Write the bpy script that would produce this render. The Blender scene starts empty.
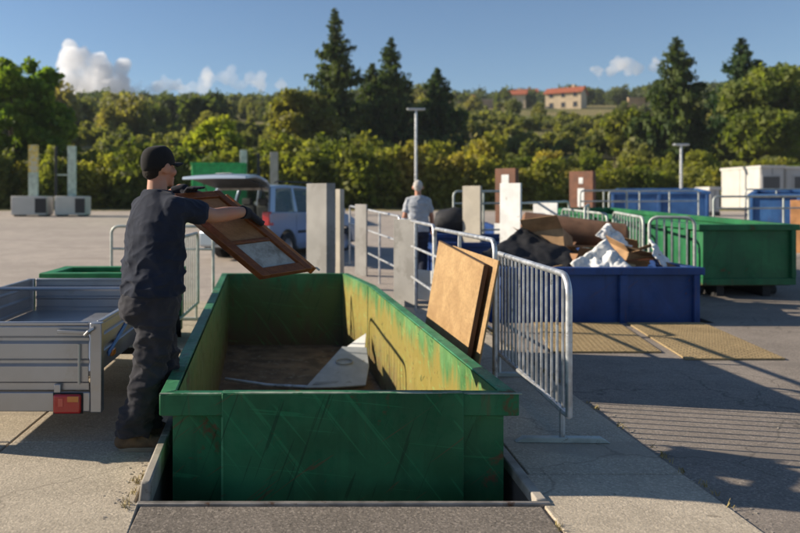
import bpy, bmesh, math, random
import numpy as np
from mathutils import Vector, Matrix, noise as mnoise
R = math.radians
sc = bpy.context.scene
COL = sc.collection

# ------------------------------------------------------------------ camera
CAMZ = 1.46
cam_d = bpy.data.cameras.new('camera')
cam = bpy.data.objects.new('camera', cam_d); COL.objects.link(cam)
cam.location = (0, 0, CAMZ); cam.rotation_euler = (R(90), 0, 0)
cam_d.sensor_width = 36.0; cam_d.lens = 34.2          # a cropped frame: the optical axis is left of and above its centre
cam_d.shift_x = 0.11875; cam_d.shift_y = -0.083
cam_d.clip_start = 0.05; cam_d.clip_end = 12000
cam_d.dof.use_dof = True; cam_d.dof.focus_distance = 4.25; cam_d.dof.aperture_fstop = 1.9
sc.camera = cam
# ------------------------------------------------------------------ sky and sun
SUN_EL, SUN_AZ = 24.5, 13.0       # height; degrees behind the pure left
w = bpy.data.worlds.new('World'); sc.world = w; w.use_nodes = True
nt = w.node_tree; bg = nt.nodes['Background']
sky = nt.nodes.new('ShaderNodeTexSky'); sky.sky_type = 'NISHITA'; sky.sun_disc = False
sky.sun_elevation = R(SUN_EL); sky.sun_rotation = math.atan2(-math.cos(R(SUN_AZ)), math.sin(R(SUN_AZ)))
sky.altitude = 300; sky.air_density = 1.0; sky.dust_density = 0.25; sky.ozone_density = 4.0
nt.links.new(sky.outputs[0], bg.inputs[0]); bg.inputs[1].default_value = 0.070
sd = bpy.data.lights.new('sun', 'SUN'); sun = bpy.data.objects.new('sun', sd); COL.objects.link(sun)
sd.energy = 4.8; sd.angle = R(0.5); sd.color = (1.0, 0.88, 0.71)
L = Vector((-math.cos(R(SUN_EL))*math.cos(R(SUN_AZ)), math.cos(R(SUN_EL))*math.sin(R(SUN_AZ)), math.sin(R(SUN_EL))))
sun.rotation_euler = L.to_track_quat('Z', 'Y').to_euler(); sun.location = (-20, 5, 30)
sc.view_settings.view_transform = 'Standard'; sc.view_settings.look = 'None'
sc.view_settings.exposure = 0.72; sc.view_settings.gamma = 1.0
sc.render.engine = 'CYCLES'
sc.cycles.max_bounces = 8; sc.cycles.diffuse_bounces = 4; sc.cycles.glossy_bounces = 3
sc.cycles.transmission_bounces = 6; sc.cycles.transparent_max_bounces = 8; sc.cycles.volume_bounces = 6
sc.cycles.use_denoising = True

# ------------------------------------------------------------------ helpers
def V(*a): return Vector(a)
def smooth(t): t = max(0.0, min(1.0, t)); return t*t*(3-2*t)
def th(x, y):
    """height of the ground"""
    if y <= 11: return 0.0
    if y <= 45: return 0.03*(y-11)
    s = y-45; u = min(s/270.0, 1.0); A = 0.85+0.15*smooth((x+60)/170.0)
    z = 1.02 + A*40*(u*(1.15-0.15*u*u))
    z += 1.6*u*mnoise.noise(Vector((x*0.02, y*0.02, 3.1))) + 5*u*mnoise.noise(Vector((x*0.006, y*0.006, 8.1)))
    if s > 270: z -= (s-270)*0.02
    return z

def thing(name, label, cat, loc=(0,0,0), rotz=0, group=None, world=True):
    o = bpy.data.objects.new(name, None); COL.objects.link(o); o.empty_display_size = 0.2
    o.location = loc; o.rotation_euler = (0, 0, rotz); o['label'] = label; o['category'] = cat
    if group: o['group'] = group
    if world: WORLD[o.name] = Vector(loc)
    return o
WORLD = {}
def tag(o, label, cat, group=None):
    o['label'] = label; o['category'] = cat
    if group: o['group'] = group
    return o
def root_off(p):
    while p is not None:
        if p.name in WORLD: return WORLD[p.name]
        p = p.parent
    return None
def link(name, me, mat, parent=None, kind=None):
    o = bpy.data.objects.new(name, me); COL.objects.link(o)
    if mat is not None:
        if len(me.materials) == 0: me.materials.append(mat)
    if parent: o.parent = parent
    if kind: o['kind'] = kind
    return o
def dup(root, loc, rotz=None, label=None, scale=None, parent=None):
    r = root.copy(); COL.objects.link(r)
    if parent is not None: r.parent = parent
    else:
        r.location = loc
        if rotz is not None: r.rotation_euler = (0, 0, rotz)
        if scale is not None: r.scale = scale if hasattr(scale, '__len__') else (scale,)*3
        if label: r['label'] = label
    for ch in list(root.children): dup(ch, None, parent=r)
    return r

class MB:
    """collects simple shapes into one mesh"""
    def __init__(s): s.v = []; s.f = []
    def add(s, vs, fs):
        b = len(s.v); s.v += [Vector(p) for p in vs]; s.f += [tuple(b+i for i in f) for f in fs]; return s
    def box(s, x0, x1, y0, y1, z0, z1):
        return s.hexa([(x0,y0,z0),(x1,y0,z0),(x1,y1,z0),(x0,y1,z0),(x0,y0,z1),(x1,y0,z1),(x1,y1,z1),(x0,y1,z1)])
    def hexa(s, p):
        return s.add(p, [(3,2,1,0),(4,5,6,7),(0,1,5,4),(1,2,6,5),(2,3,7,6),(3,0,4,7)])
    def obox(s, c, ax, ay, az):
        """box from centre and three half-axis vectors"""
        c = Vector(c); ax, ay, az = Vector(ax), Vector(ay), Vector(az)
        return s.hexa([c-ax-ay-az, c+ax-ay-az, c+ax+ay-az, c-ax+ay-az, c-ax-ay+az, c+ax-ay+az, c+ax+ay+az, c-ax+ay+az])
    def beam(s, a, b, wd, ht, up=(0,0,1)):
        a, b = Vector(a), Vector(b); d = (b-a); l = d.length; d.normalize(); up = Vector(up)
        if abs(d.dot(up)) > 0.95: up = Vector((0,1,0))
        sx = d.cross(up).normalized(); uz = sx.cross(d).normalized()
        return s.obox((a+b)/2, d*l/2, sx*wd/2, uz*ht/2)
    def prism(s, poly, ext):
        n = len(poly); ext = Vector(ext); p = [Vector(q) for q in poly]
        return s.add(p+[q+ext for q in p], [tuple(range(n))[::-1], tuple(range(n, 2*n))]+[(i,(i+1)%n,n+(i+1)%n,n+i) for i in range(n)])
    def tube(s, path, r, n=8, closed=False, cap=True):
        P = [Vector(p) for p in path]; m = len(P); rs = r if hasattr(r, '__len__') else [r]*m
        prev = None; rings = []
        for i in range(m):
            if closed: t = P[(i+1) % m]-P[i-1]
            else: t = P[min(i+1, m-1)]-P[max(i-1, 0)]
            t.normalize()
            if prev is None:
                a = Vector((0,0,1)) if abs(t.z) < 0.9 else Vector((0,1,0))
                prev = (a-t*a.dot(t)).normalized()
            else:
                prev = (prev-t*prev.dot(t))
                if prev.length < 1e-6: prev = Vector((1,0,0))
                prev.normalize()
            bn = t.cross(prev)
            rings.append([P[i]+(prev*math.cos(2*math.pi*k/n)+bn*math.sin(2*math.pi*k/n))*rs[i] for k in range(n)])
        vs = [q for rg in rings for q in rg]; fs = []
        for i in range(m if closed else m-1):
            j = (i+1) % m
            for k in range(n): fs.append((i*n+k, i*n+(k+1)%n, j*n+(k+1)%n, j*n+k))
        if cap and not closed: fs += [tuple(range(n))[::-1], tuple(range((m-1)*n, m*n))]
        return s.add(vs, fs)
    def lathe(s, prof, c, axis, n=20):
        """prof = [(radius, along)]; closed ends are up to the profile"""
        c, axis = Vector(c), Vector(axis).normalized()
        a = Vector((0,0,1)) if abs(axis.z) < 0.9 else Vector((1,0,0))
        a = (a-axis*a.dot(axis)).normalized(); b = axis.cross(a)
        vs = [c+axis*h+(a*math.cos(2*math.pi*k/n)+b*math.sin(2*math.pi*k/n))*r for r, h in prof for k in range(n)]
        fs = [(i*n+k, i*n+(k+1)%n, (i+1)*n+(k+1)%n, (i+1)*n+k) for i in range(len(prof)-1) for k in range(n)]
        return s.add(vs, fs)
    def loft(s, rings):
        n = len(rings[0]); vs = [p for r in rings for p in r]
        fs = [(i*n+k, i*n+(k+1)%n, (i+1)*n+(k+1)%n, (i+1)*n+k) for i in range(len(rings)-1) for k in range(n)]
        fs += [tuple(range(n))[::-1], tuple(range((len(rings)-1)*n, len(rings)*n))]
        return s.add(vs, fs)
    def build(s, name, mat, parent=None, bevel=0, sm=True, kind=None, seg=2, ang=35):
        off = root_off(parent)
        me = bpy.data.meshes.new(name)
        me.from_pydata([tuple(p-off) if off is not None else tuple(p) for p in s.v], [], s.f)
        bm = bmesh.new(); bm.from_mesh(me); bmesh.ops.recalc_face_normals(bm, faces=bm.faces); bm.to_mesh(me); bm.free()
        if sm:
            me.shade_smooth(); me.set_sharp_from_angle(angle=R(ang))
        o = link(name, me, mat, parent, kind)
        if bevel:
            m = o.modifiers.new('bevel', 'BEVEL'); m.width = bevel; m.segments = seg; m.limit_method = 'ANGLE'; m.angle_limit = R(40)
        return o

# ------------------------------------------------------------------ materials
class NT:
    def __init__(s, name):
        s.m = bpy.data.materials.new(name); s.m.use_nodes = True; s.t = s.m.node_tree; s.n = s.t.nodes
        s.b = s.n['Principled BSDF']; s.geo = None
    def new(s, k, **kw):
        x = s.n.new(k)
        for a, b in kw.items(): setattr(x, a, b)
        return x
    def l(s, a, b): s.t.links.new(a, b)
    def pos(s):
        if s.geo is None: s.geo = s.new('ShaderNodeNewGeometry')
        return s.geo.outputs['Position']
    def objc(s): return s.new('ShaderNodeTexCoord').outputs['Object']
    def mapped(s, src, scale=(1,1,1), rot=(0,0,0), loc=(0,0,0)):
        if any(rot):
            q = s.new('ShaderNodeMapping'); q.inputs['Rotation'].default_value = rot; s.l(src, q.inputs['Vector']); src = q.outputs[0]; rot = (0, 0, 0)
        m = s.new('ShaderNodeMapping'); m.inputs['Scale'].default_value = scale; m.inputs['Rotation'].default_value = rot; m.inputs['Location'].default_value = loc
        s.l(src, m.inputs['Vector']); return m.outputs[0]
    def noise(s, vec, scale, detail=4, rough=0.55, dist=0):
        x = s.new('ShaderNodeTexNoise'); x.inputs['Scale'].default_value = scale; x.inputs['Detail'].default_value = detail
        x.inputs['Roughness'].default_value = rough; x.inputs['Distortion'].default_value = dist
        s.l(vec, x.inputs['Vector']); return x.outputs['Fac']
    def vor(s, vec, scale, feature='F1', out='Distance'):
        x = s.new('ShaderNodeTexVoronoi', feature=feature); x.inputs['Scale'].default_value = scale
        s.l(vec, x.inputs['Vector']); return x.outputs[out]
    def ramp(s, fac, lo, hi, a=0.0, b=1.0):
        x = s.new('ShaderNodeMapRange', interpolation_type='SMOOTHSTEP'); x.inputs[1].default_value = lo; x.inputs[2].default_value = hi
        x.inputs[3].default_value = a; x.inputs[4].default_value = b
        s.l(fac, x.inputs[0]); return x.outputs[0]
    def math(s, op, a, b=None):
        x = s.new('ShaderNodeMath', operation=op)
        for i, q in enumerate((a, b)):
            if q is None: continue
            if isinstance(q, (int, float)): x.inputs[i].default_value = q
            else: s.l(q, x.inputs[i])
        return x.outputs[0]
    def mix(s, fac, a, b, mode='MIX'):
        x = s.new('ShaderNodeMix', data_type='RGBA', blend_type=mode)
        for i, q in ((0, fac), (6, a), (7, b)):
            if isinstance(q, (int, float)): x.inputs[i].default_value = q
            elif isinstance(q, (tuple, list)): x.inputs[i].default_value = (*q[:3], 1)
            else: s.l(q, x.inputs[i])
        return x.outputs[2]
    def bump(s, h, strength=0.2, dist=0.01):
        x = s.new('ShaderNodeBump'); x.inputs['Strength'].default_value = strength; x.inputs['Distance'].default_value = dist
        s.l(h, x.inputs['Height']); s.l(x.outputs[0], s.b.inputs['Normal']); return x
    def col(s, c):
        if isinstance(c, (tuple, list)): s.b.inputs['Base Color'].default_value = (*c, 1)
        else: s.l(c, s.b.inputs['Base Color'])
        return s
    def rough(s, r, metal=0.0, spec=0.5):
        if isinstance(r, (int, float)): s.b.inputs['Roughness'].default_value = r
        else: s.l(r, s.b.inputs['Roughness'])
        s.b.inputs['Metallic'].default_value = metal; s.b.inputs['Specular IOR Level'].default_value = spec
        return s
def sc3(c, k): return tuple(min(1, x*k) for x in c)

def simple(name, c, rough=0.6, metal=0.0, var=0.2, scale=6.0, bump=0.1, bscale=80.0, spec=0.4, dirt=None, dthr=0.6, dscale=9.0):
    t = NT(name); p = t.pos()
    n = t.noise(p, scale, 5)
    cc = t.mix(t.ramp(n, 0.3, 0.7), sc3(c, 1-var), sc3(c, 1+var))
    if dirt is not None:
        d = t.noise(p, dscale, 8, 0.65)
        cc = t.mix(t.ramp(d, dthr, dthr+0.09), cc, dirt)
    t.col(cc).rough(t.ramp(n, 0.2, 0.8, max(0.05, rough-0.08), min(1, rough+0.08)), metal, spec)
    if bump: t.bump(t.noise(p, bscale, 3), bump, 0.004)
    return t.m

def ground_mat(name, c, speck, var=0.18, patch=None, spots=0.0, crack=0.0):
    t = NT(name); p = t.pos()
    big = t.noise(p, 0.35, 4, 0.6); mid = t.noise(p, 2.3, 6, 0.65); fine = t.noise(p, 70, 3, 0.7)
    v = t.vor(p, 105, out='Color'); vg = t.new('ShaderNodeSeparateColor'); t.l(v, vg.inputs[0])
    cc = t.mix(t.ramp(big, 0.3, 0.7), sc3(c, 1-var), sc3(c, 1+var))
    cc = t.mix(t.ramp(mid, 0.35, 0.72, 0, 0.65), cc, sc3(c, 0.68))
    cc = t.mix(t.ramp(vg.outputs[0], 0.55, 1.0, 0, speck), cc, sc3(c, 2.0))
    cc = t.mix(t.ramp(vg.outputs[1], 0.7, 1.0, 0, speck), cc, sc3(c, 0.35))
    if patch:
        pn = t.noise(t.mapped(p, (0.5, 1.6, 1)), 0.8, 5, 0.6)
        cc = t.mix(t.ramp(pn, 0.55, 0.63, 0, 0.7), cc, patch)
    if spots:
        sp = t.noise(p, 5.5, 4, 0.6, 0.6)
        cc = t.mix(t.ramp(sp, 0.66, 0.72, 0, spots), cc, sc3(c, 0.33))
    if crack:
        wv = t.new('ShaderNodeVectorMath', operation='ADD'); nz = t.new('ShaderNodeTexNoise'); nz.inputs['Scale'].default_value = 3; nz.inputs['Detail'].default_value = 5
        t.l(p, nz.inputs['Vector']); t.l(p, wv.inputs[0]); sv = t.new('ShaderNodeVectorMath', operation='SCALE'); sv.inputs['Scale'].default_value = 0.35
        t.l(nz.outputs['Color'], sv.inputs[0]); t.l(sv.outputs[0], wv.inputs[1])
        ck = t.vor(wv.outputs[0], 0.62, 'DISTANCE_TO_EDGE')
        cc = t.mix(t.ramp(ck, 0.0, 0.007, crack, 0), cc, sc3(c, 0.25))
    t.col(cc).rough(0.88, 0, 0.25)
    h = t.math('ADD', t.math('MULTIPLY', vg.outputs[2], 0.7), t.math('MULTIPLY', fine, 1.2))
    t.bump(h, 0.55, 0.006)
    return t.m

def skip_mat(name, c, rust=(0.12, 0.05, 0.025), fade=None, rthr=0.63, inner=None, scr=1.0, zlo=-0.4, zhi=0.45):
    t = NT(name); p = t.pos()
    fade = fade or sc3(c, 1.7)
    n = t.noise(p, 1.7, 6, 0.6)
    cc = t.mix(t.ramp(n, 0.35, 0.72), sc3(c, 0.8), fade)
    st = t.noise(t.mapped(p, (9, 9, 0.7)), 1.6, 4, 0.6)
    cc = t.mix(t.ramp(st, 0.5, 0.75, 0, 0.45), cc, sc3(c, 0.5))
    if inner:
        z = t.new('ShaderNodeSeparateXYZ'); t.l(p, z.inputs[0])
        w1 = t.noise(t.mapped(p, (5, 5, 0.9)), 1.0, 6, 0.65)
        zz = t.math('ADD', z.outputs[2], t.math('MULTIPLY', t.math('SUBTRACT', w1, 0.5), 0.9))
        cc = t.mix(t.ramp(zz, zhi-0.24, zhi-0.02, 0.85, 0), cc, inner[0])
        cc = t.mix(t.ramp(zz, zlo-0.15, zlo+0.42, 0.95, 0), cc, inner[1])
    for k, (rot, sx, thr, colr, amt) in enumerate((((0, R(38), R(20)), 38, 0.645, sc3(fade, 1.5), 0.4), ((R(15), R(-52), R(-15)), 34, 0.66, rust, 0.55), ((R(0), R(84), R(8)), 32, 0.655, sc3(fade, 1.7), 0.35), ((0, R(-20), 0), 40, 0.65, sc3(c, 0.3), 0.6))):
        sn = t.noise(t.mapped(p, (sx, 8, 0.9), rot, (k*3.1, 0, 0)), 1.0, 3, 0.5, 0.9)
        cc = t.mix(t.ramp(sn, thr, thr+0.02, 0, amt*scr), cc, colr)
    rn = t.noise(p, 3.2, 10, 0.68, 0.3)
    rf = t.ramp(rn, rthr, rthr+0.07, 0, 0.9)
    cc = t.mix(rf, cc, rust)
    rs = t.noise(t.mapped(p, (7, 7, 0.55), loc=(5, 1, 0)), 1.3, 6, 0.62)
    cc = t.mix(t.ramp(rs, 0.61, 0.7, 0, 0.5), cc, rust)
    t.col(cc).rough(t.ramp(rn, 0.5, rthr+0.05, 0.5, 0.85), 0, 0.35)
    t.bump(t.math('ADD', t.noise(p, 6, 4), t.math('MULTIPLY', t.noise(p, 90, 3), 0.12)), 0.28, 0.012)
    return t.m

def leaf_mat(name, c1, c2, trans=0.3, scale=0.8):
    t = NT(name); p = t.pos()
    n = t.noise(p, scale, 3, 0.6)
    oi = t.new('ShaderNodeObjectInfo')
    cc = t.mix(t.ramp(n, 0.35, 0.68), c1, c2)
    fine = t.noise(p, scale*14, 2, 0.6)
    cc = t.mix(t.ramp(fine, 0.3, 0.7, 0, 0.6), cc, sc3(c1, 0.65))
    hs = t.new('ShaderNodeHueSaturation'); t.l(cc, hs.inputs['Color'])
    t.l(t.ramp(oi.outputs['Random'], 0, 1, 0.475, 0.525), hs.inputs['Hue']); t.l(t.ramp(oi.outputs['Random'], 0, 1, 1.2, 0.8), hs.inputs['Value'])
    t.col(hs.outputs[0]).rough(0.6, 0, 0.25)
    tr = t.new('ShaderNodeBsdfTranslucent'); t.l(t.mix(1.0, hs.outputs[0], (1.5, 1.55, 0.6), 'MULTIPLY'), tr.inputs[0])
    mx = t.new('ShaderNodeMixShader'); mx.inputs[0].default_value = trans
    t.l(t.b.outputs[0], mx.inputs[1]); t.l(tr.outputs[0], mx.inputs[2])
    t.l(mx.outputs[0], t.n['Material Output'].inputs[0])
    return t.m

M = {}
M['asphalt'] = ground_mat('asphalt', (0.25, 0.213, 0.178), 0.38, 0.14, (0.2, 0.172, 0.145), 0.35, 0.5)
M['lot'] = ground_mat('pale_yard_asphalt', (0.42, 0.36, 0.305), 0.3, 0.12, (0.34, 0.29, 0.245), 0.25)
M['asphalt_strip'] = ground_mat('asphalt_strip', (0.18, 0.155, 0.13), 0.6, 0.12, None, 0.3)
M['concrete'] = ground_mat('concrete', (0.45, 0.385, 0.295), 0.3, 0.15, (0.34, 0.29, 0.225), 0.55, 0.4)
M['kerb'] = simple('kerb_stone', (0.3, 0.27, 0.23), 0.85, 0, 0.3, 5, 0.3, 60, dirt=(0.12, 0.1, 0.08))
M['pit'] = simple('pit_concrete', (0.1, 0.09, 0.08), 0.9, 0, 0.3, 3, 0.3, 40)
M['steel_lip'] = simple('steel_lip', (0.26, 0.24, 0.22), 0.55, 0.5, 0.3, 8, 0.2, 60, dirt=(0.12, 0.06, 0.03))
M['gal'] = simple('galvanised_steel', (0.56, 0.57, 0.58), 0.42, 0.75, 0.18, 14, 0.08, 120, dirt=(0.3, 0.3, 0.29), dthr=0.56)
M['gal_old'] = simple('old_galvanised_steel', (0.42, 0.45, 0.42), 0.55, 0.45, 0.2, 9, 0.1, 90, dirt=(0.24, 0.23, 0.2))
M['green'] = skip_mat('green_skip_paint', (0.009, 0.105, 0.037), fade=(0.02, 0.155, 0.062), rthr=0.60, scr=1.0)
M['green_rim'] = skip_mat('green_rim_paint', (0.02, 0.15, 0.06), fade=(0.06, 0.24, 0.11), rthr=0.6)
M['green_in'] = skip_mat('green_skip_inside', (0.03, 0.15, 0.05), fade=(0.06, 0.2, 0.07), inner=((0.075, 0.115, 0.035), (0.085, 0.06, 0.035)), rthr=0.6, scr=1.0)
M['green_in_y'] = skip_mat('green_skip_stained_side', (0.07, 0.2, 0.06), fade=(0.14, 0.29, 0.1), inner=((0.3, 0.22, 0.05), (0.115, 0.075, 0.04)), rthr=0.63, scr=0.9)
M['skip_floor'] = simple('rusty_skip_floor', (0.15, 0.1, 0.062), 0.85, 0.1, 0.45, 4, 0.4, 30, dirt=(0.24, 0.2, 0.15), dthr=0.55, dscale=14)
M['green2'] = skip_mat('green_container_paint', (0.012, 0.125, 0.045), fade=(0.022, 0.17, 0.06), rthr=0.62, scr=0.4)
M['blue'] = skip_mat('blue_skip_paint', (0.01, 0.045, 0.18), fade=(0.018, 0.065, 0.23), rthr=0.67, scr=0.4)
M['blue2'] = skip_mat('bright_blue_paint', (0.03, 0.1, 0.28), fade=(0.05, 0.15, 0.36), rthr=0.7, scr=0.3)
M['ply'] = None
M['dark'] = simple('black_rubber', (0.02, 0.02, 0.022), 0.75, 0, 0.3, 20, 0.1)
M['white'] = simple('white_sheet', (0.7, 0.7, 0.68), 0.55, 0, 0.1, 4, 0.05, dirt=(0.45, 0.42, 0.38), dthr=0.6)
M['card'] = simple('cardboard', (0.36, 0.22, 0.11), 0.85, 0, 0.25, 6, 0.15)
M['panel_grey'] = simple('grey_board', (0.27, 0.26, 0.245), 0.75, 0, 0.15, 2, 0.1, 40, dirt=(0.21, 0.2, 0.185), dthr=0.5, dscale=2.2)
M['panel_pale'] = simple('pale_board', (0.42, 0.38, 0.31), 0.8, 0, 0.12, 3, 0.1, 40, dirt=(0.4, 0.36, 0.29), dthr=0.52, dscale=2.2)
M['orange'] = simple('orange_metal', (0.42, 0.2, 0.08), 0.6)
M['green_b'] = simple('bright_green_paint', (0.03, 0.36, 0.1), 0.5)
M['green_o'] = simple('green_box_paint', (0.02, 0.19, 0.06), 0.5, dirt=(0.4, 0.1, 0.03), dthr=0.6, dscale=3)
M['brown'] = simple('brown_metal', (0.16, 0.068, 0.038), 0.7, 0, 0.25, 5, 0.1, dirt=(0.12, 0.05, 0.03))
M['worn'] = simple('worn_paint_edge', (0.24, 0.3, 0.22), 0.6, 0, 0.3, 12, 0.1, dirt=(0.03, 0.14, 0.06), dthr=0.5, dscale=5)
M['rust_sign'] = simple('faded_rusty_sign', (0.4, 0.17, 0.08), 0.8, 0, 0.3, 5, 0.1, dirt=(0.1, 0.2, 0.07), dthr=0.55, dscale=6)
def wood(name, c1, c2, rough=0.5, sc=(1, 1, 1), rot=(0,0,0), var=0.5):
    t = NT(name); p = t.mapped(t.objc(), sc, rot)
    g = t.noise(p, 3.0, 6, 0.6, 0.8); fine = t.noise(t.mapped(p, (1, 1, 1)), 22, 3, 0.6)
    blot = t.noise(t.objc(), 2.2, 4, 0.6)
    cc = t.mix(t.ramp(g, 0.3, 0.7), c1, c2); cc = t.mix(t.ramp(fine, 0.35, 0.75, 0, var), cc, sc3(c1, 0.6))
    cc = t.mix(t.ramp(blot, 0.5, 0.75, 0, 0.35), cc, sc3(c1, 0.7))
    t.col(cc).rough(rough, 0, 0.35); t.bump(fine, 0.12, 0.003)
    return t.m
M['ply'] = wood('plywood', (0.34, 0.205, 0.088), (0.46, 0.295, 0.135), 0.65, (9, 1.2, 1.2))
M['ply_edge'] = simple('board_edge', (0.085, 0.05, 0.03), 0.8)
M['varnish'] = wood('varnished_wood', (0.13, 0.042, 0.014), (0.22, 0.078, 0.024), 0.38, (2, 14, 14))
M['varnish_lit'] = wood('sunlit_varnished_wood', (0.33, 0.12, 0.03), (0.44, 0.17, 0.05), 0.42, (2, 12, 12))  # varnish with sunlight put into its colour, for the door's far edge
M['oak'] = wood('oak_veneer', (0.27, 0.13, 0.05), (0.36, 0.18, 0.075), 0.5, (2, 12, 12))

SH = -0.059                                   # the sunken bay runs a little to the left
PY0, PY1 = 3.66, 10.9                         # bay of the green skip
def pitL(y): return -0.75 + SH*(y-PY0)
PITR = 1.11
QX0, QX1, QY0, QY1 = 2.2, 4.87, 9.02, 14.75   # bay of the blue skip

# ---- ground: one sheet with two openings
def build_ground():
    ys = [-600, -80, -10, 0, 2, PY0, 5.5, 7, QY0, PY1, 12, 13.5, QY1, 17, 20, 24, 28, 32, 36, 40.5]
    cols = 12
    def xs(y):
        pl = pitL(max(PY0, min(PY1, y)))
        return [-600, -60, -20, -8, -3, pl, PITR, QX0, QX1, 8, 25, 70, 600]
    vs = []; fs = []; n = 13
    for y in ys:
        for x in xs(y): vs.append((x, y, th(x, y)))
    for j in range(len(ys)-1):
        for i in range(n-1):
            if i == 5 and ys[j] >= PY0 and ys[j+1] <= PY1: continue
            if i == 7 and ys[j] >= QY0 and ys[j+1] <= QY1: continue
            fs.append((j*n+i, j*n+i+1, (j+1)*n+i+1, (j+1)*n+i))
    m = MB(); m.add(vs, fs); return m.build('ground', M['asphalt'], kind='structure', sm=False)
build_ground()
def build_yard():
    # the paler paving of the yard beyond the bays, a sheet just above the asphalt
    ys = [10.965, 12, 13.5, 15, 16, 17, 20, 24, 28, 32, 36, 40.3]; m = MB()
    def patch(xs, yl):
        n = len(xs); vs = [(x, y, th(x, y)+0.004) for y in yl for x in xs]
        m.add(vs, [(j*n+i, j*n+i+1, (j+1)*n+i+1, (j+1)*n+i) for j in range(len(yl)-1) for i in range(n-1)])
    patch([-120, -60, -20, -8, -3, 2.12], ys[:6]); patch([-120, -60, -20, -8, -3, 2.12, 6, 12, 25, 60], ys[5:])
    return m.build('yard_surface', M['lot'], kind='structure', sm=False)
build_yard()
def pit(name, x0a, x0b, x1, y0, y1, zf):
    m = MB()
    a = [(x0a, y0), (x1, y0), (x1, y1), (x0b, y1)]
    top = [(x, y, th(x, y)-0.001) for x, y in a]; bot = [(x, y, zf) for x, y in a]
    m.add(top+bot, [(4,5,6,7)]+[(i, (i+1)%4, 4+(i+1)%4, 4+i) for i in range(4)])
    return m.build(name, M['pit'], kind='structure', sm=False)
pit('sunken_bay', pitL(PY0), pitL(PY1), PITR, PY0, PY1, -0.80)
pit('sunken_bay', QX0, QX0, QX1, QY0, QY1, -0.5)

def slab(name, pts, z0, z1, mat, parent=None, bev=0.006):
    m = MB(); m.prism([(x, y, z0) for x, y in pts], (0, 0, z1-z0))
    return m.build(name, mat, parent, bevel=bev, kind=None if parent else 'structure')
pav = bpy.data.objects.new('concrete_apron', None); COL.objects.link(pav); pav['kind'] = 'structure'
G = 0.006
def kL(y): return pitL(max(y, PY0))-0.062
# right strip of slabs between the bay and the asphalt
yy = [1.2, 3.05, 4.02, 6.0, 8.2, 10.4, 10.95]
for a, b in zip(yy[:-1], yy[1:]):
    x0 = 1.135 if a < 3.6 else 1.185
    slab('concrete_slab', [(x0, a+G), (2.0, a+G), (2.0, b-G), (x0, b-G)], -0.04, 0.012, M['concrete'], pav)
# left apron
ya = [1.2, 2.85, 4.55, 6.6, 8.8, 10.9]
xa = [-8.5, -6.3, -4.1, -2.55, -1.76]
for a, b in zip(ya[:-1], ya[1:]):
    for c, d in zip(xa[:-1], xa[1:]):
        slab('concrete_slab', [(c+G, a+G), (d-G, a+G), (d-G, b-G), (c+G, b-G)], -0.04, 0.012, M['concrete'], pav)
    xr0 = -0.735 if a < 3.6 else kL(a)-G; xr1 = kL(b)-G
    if a < PY0 < b:
        slab('concrete_slab', [(-1.76+G, a+G), (-0.735, a+G), (-0.735-0.06, 3.63), (kL(PY0)-G, 3.65), (xr1, b-G), (-1.76+G, b-G)], -0.04, 0.012, M['concrete'], pav)
    else:
        slab('concrete_slab', [(-1.76+G, a+G), (xr0, a+G), (xr1, b-G), (-1.76+G, b-G)], -0.04, 0.012, M['concrete'], pav)
slab('asphalt_strip', [(-0.72, 1.2), (1.12, 1.2), (1.12, 3.6), (-0.78, 3.6)], -0.02, 0.01, M['asphalt_strip'])
# kerbs of the bay
kb = bpy.data.objects.new('bay_kerb', None); COL.objects.link(kb); kb['kind'] = 'structure'
ks = [PY0-0.02, 4.4, 5.4, 6.4, 7.4, 8.4, 9.4, 10.4]
for i, (a, b) in enumerate(zip(ks[:-1], ks[1:])):
    b2 = b-0.008
    m = MB(); zt = 0.1
    m.hexa([(pitL(a)-0.055, a, -0.03), (pitL(a)+0.004, a, -0.03), (pitL(b2)+0.004, b2, -0.03), (pitL(b2)-0.055, b2, -0.03),
            (pitL(a)-0.045, a+(0.03 if i == 0 else 0), zt), (pitL(a)+0.004, a+(0.03 if i == 0 else 0), zt), (pitL(b2)+0.004, b2, zt), (pitL(b2)-0.045, b2, zt)])
    m.build('kerb_stone', M['kerb'], kb, bevel=0.01)
    m = MB(); m.box(PITR-0.004, PITR+0.05, a, b2, -0.03, 0.03); m.build('kerb_stone', M['kerb'], kb, bevel=0.008)
m = MB(); m.box(-0.80, 1.17, 3.605, 3.637, -0.05, 0.022); m.build('steel_edge', M['steel_lip'], kb, bevel=0.004)
m = MB(); m.box(-0.745, 1.105, 3.64, 3.664, -0.3, 0.006); m.build('steel_edge', M['steel_lip'], kb)
# dirt line of weeds along the asphalt joint is left to the material; steel plates in front of the blue skip
M['plate'] = ground_mat('tread_plate', (0.34, 0.25, 0.13), 0.35, 0.15, (0.26, 0.19, 0.11), 0.4)
def plate(pts, label):
    o = MB().prism([(x, y, 0.004) for x, y in pts], (0, 0, 0.014))
    n = 0
    (x0, y0), (x1, _), (x2, y2), (x3, _) = pts
    for j in range(50):
        for i in range(20):
            u, v = (i+0.5)/20, (j+0.5)/50
            X = (x0*(1-u)+x1*u)*(1-v)+(x3*(1-u)+x2*u)*v; Y = y0*(1-v)+y2*v
            s = 1 if (i+j) % 2 else -1
            o.beam((X-0.013, Y-0.009*s, 0.0188), (X+0.013, Y+0.009*s, 0.0188), 0.005, 0.003)
    return tag(o.build('tread_plate', M['plate'], sm=False), label, 'steel plate')
plate([(3.47, 6.93), (4.38, 6.93), (4.7, 8.97), (3.8, 8.97)], 'rust tan tread plate on the asphalt before the mid post of the blue skip')
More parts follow.
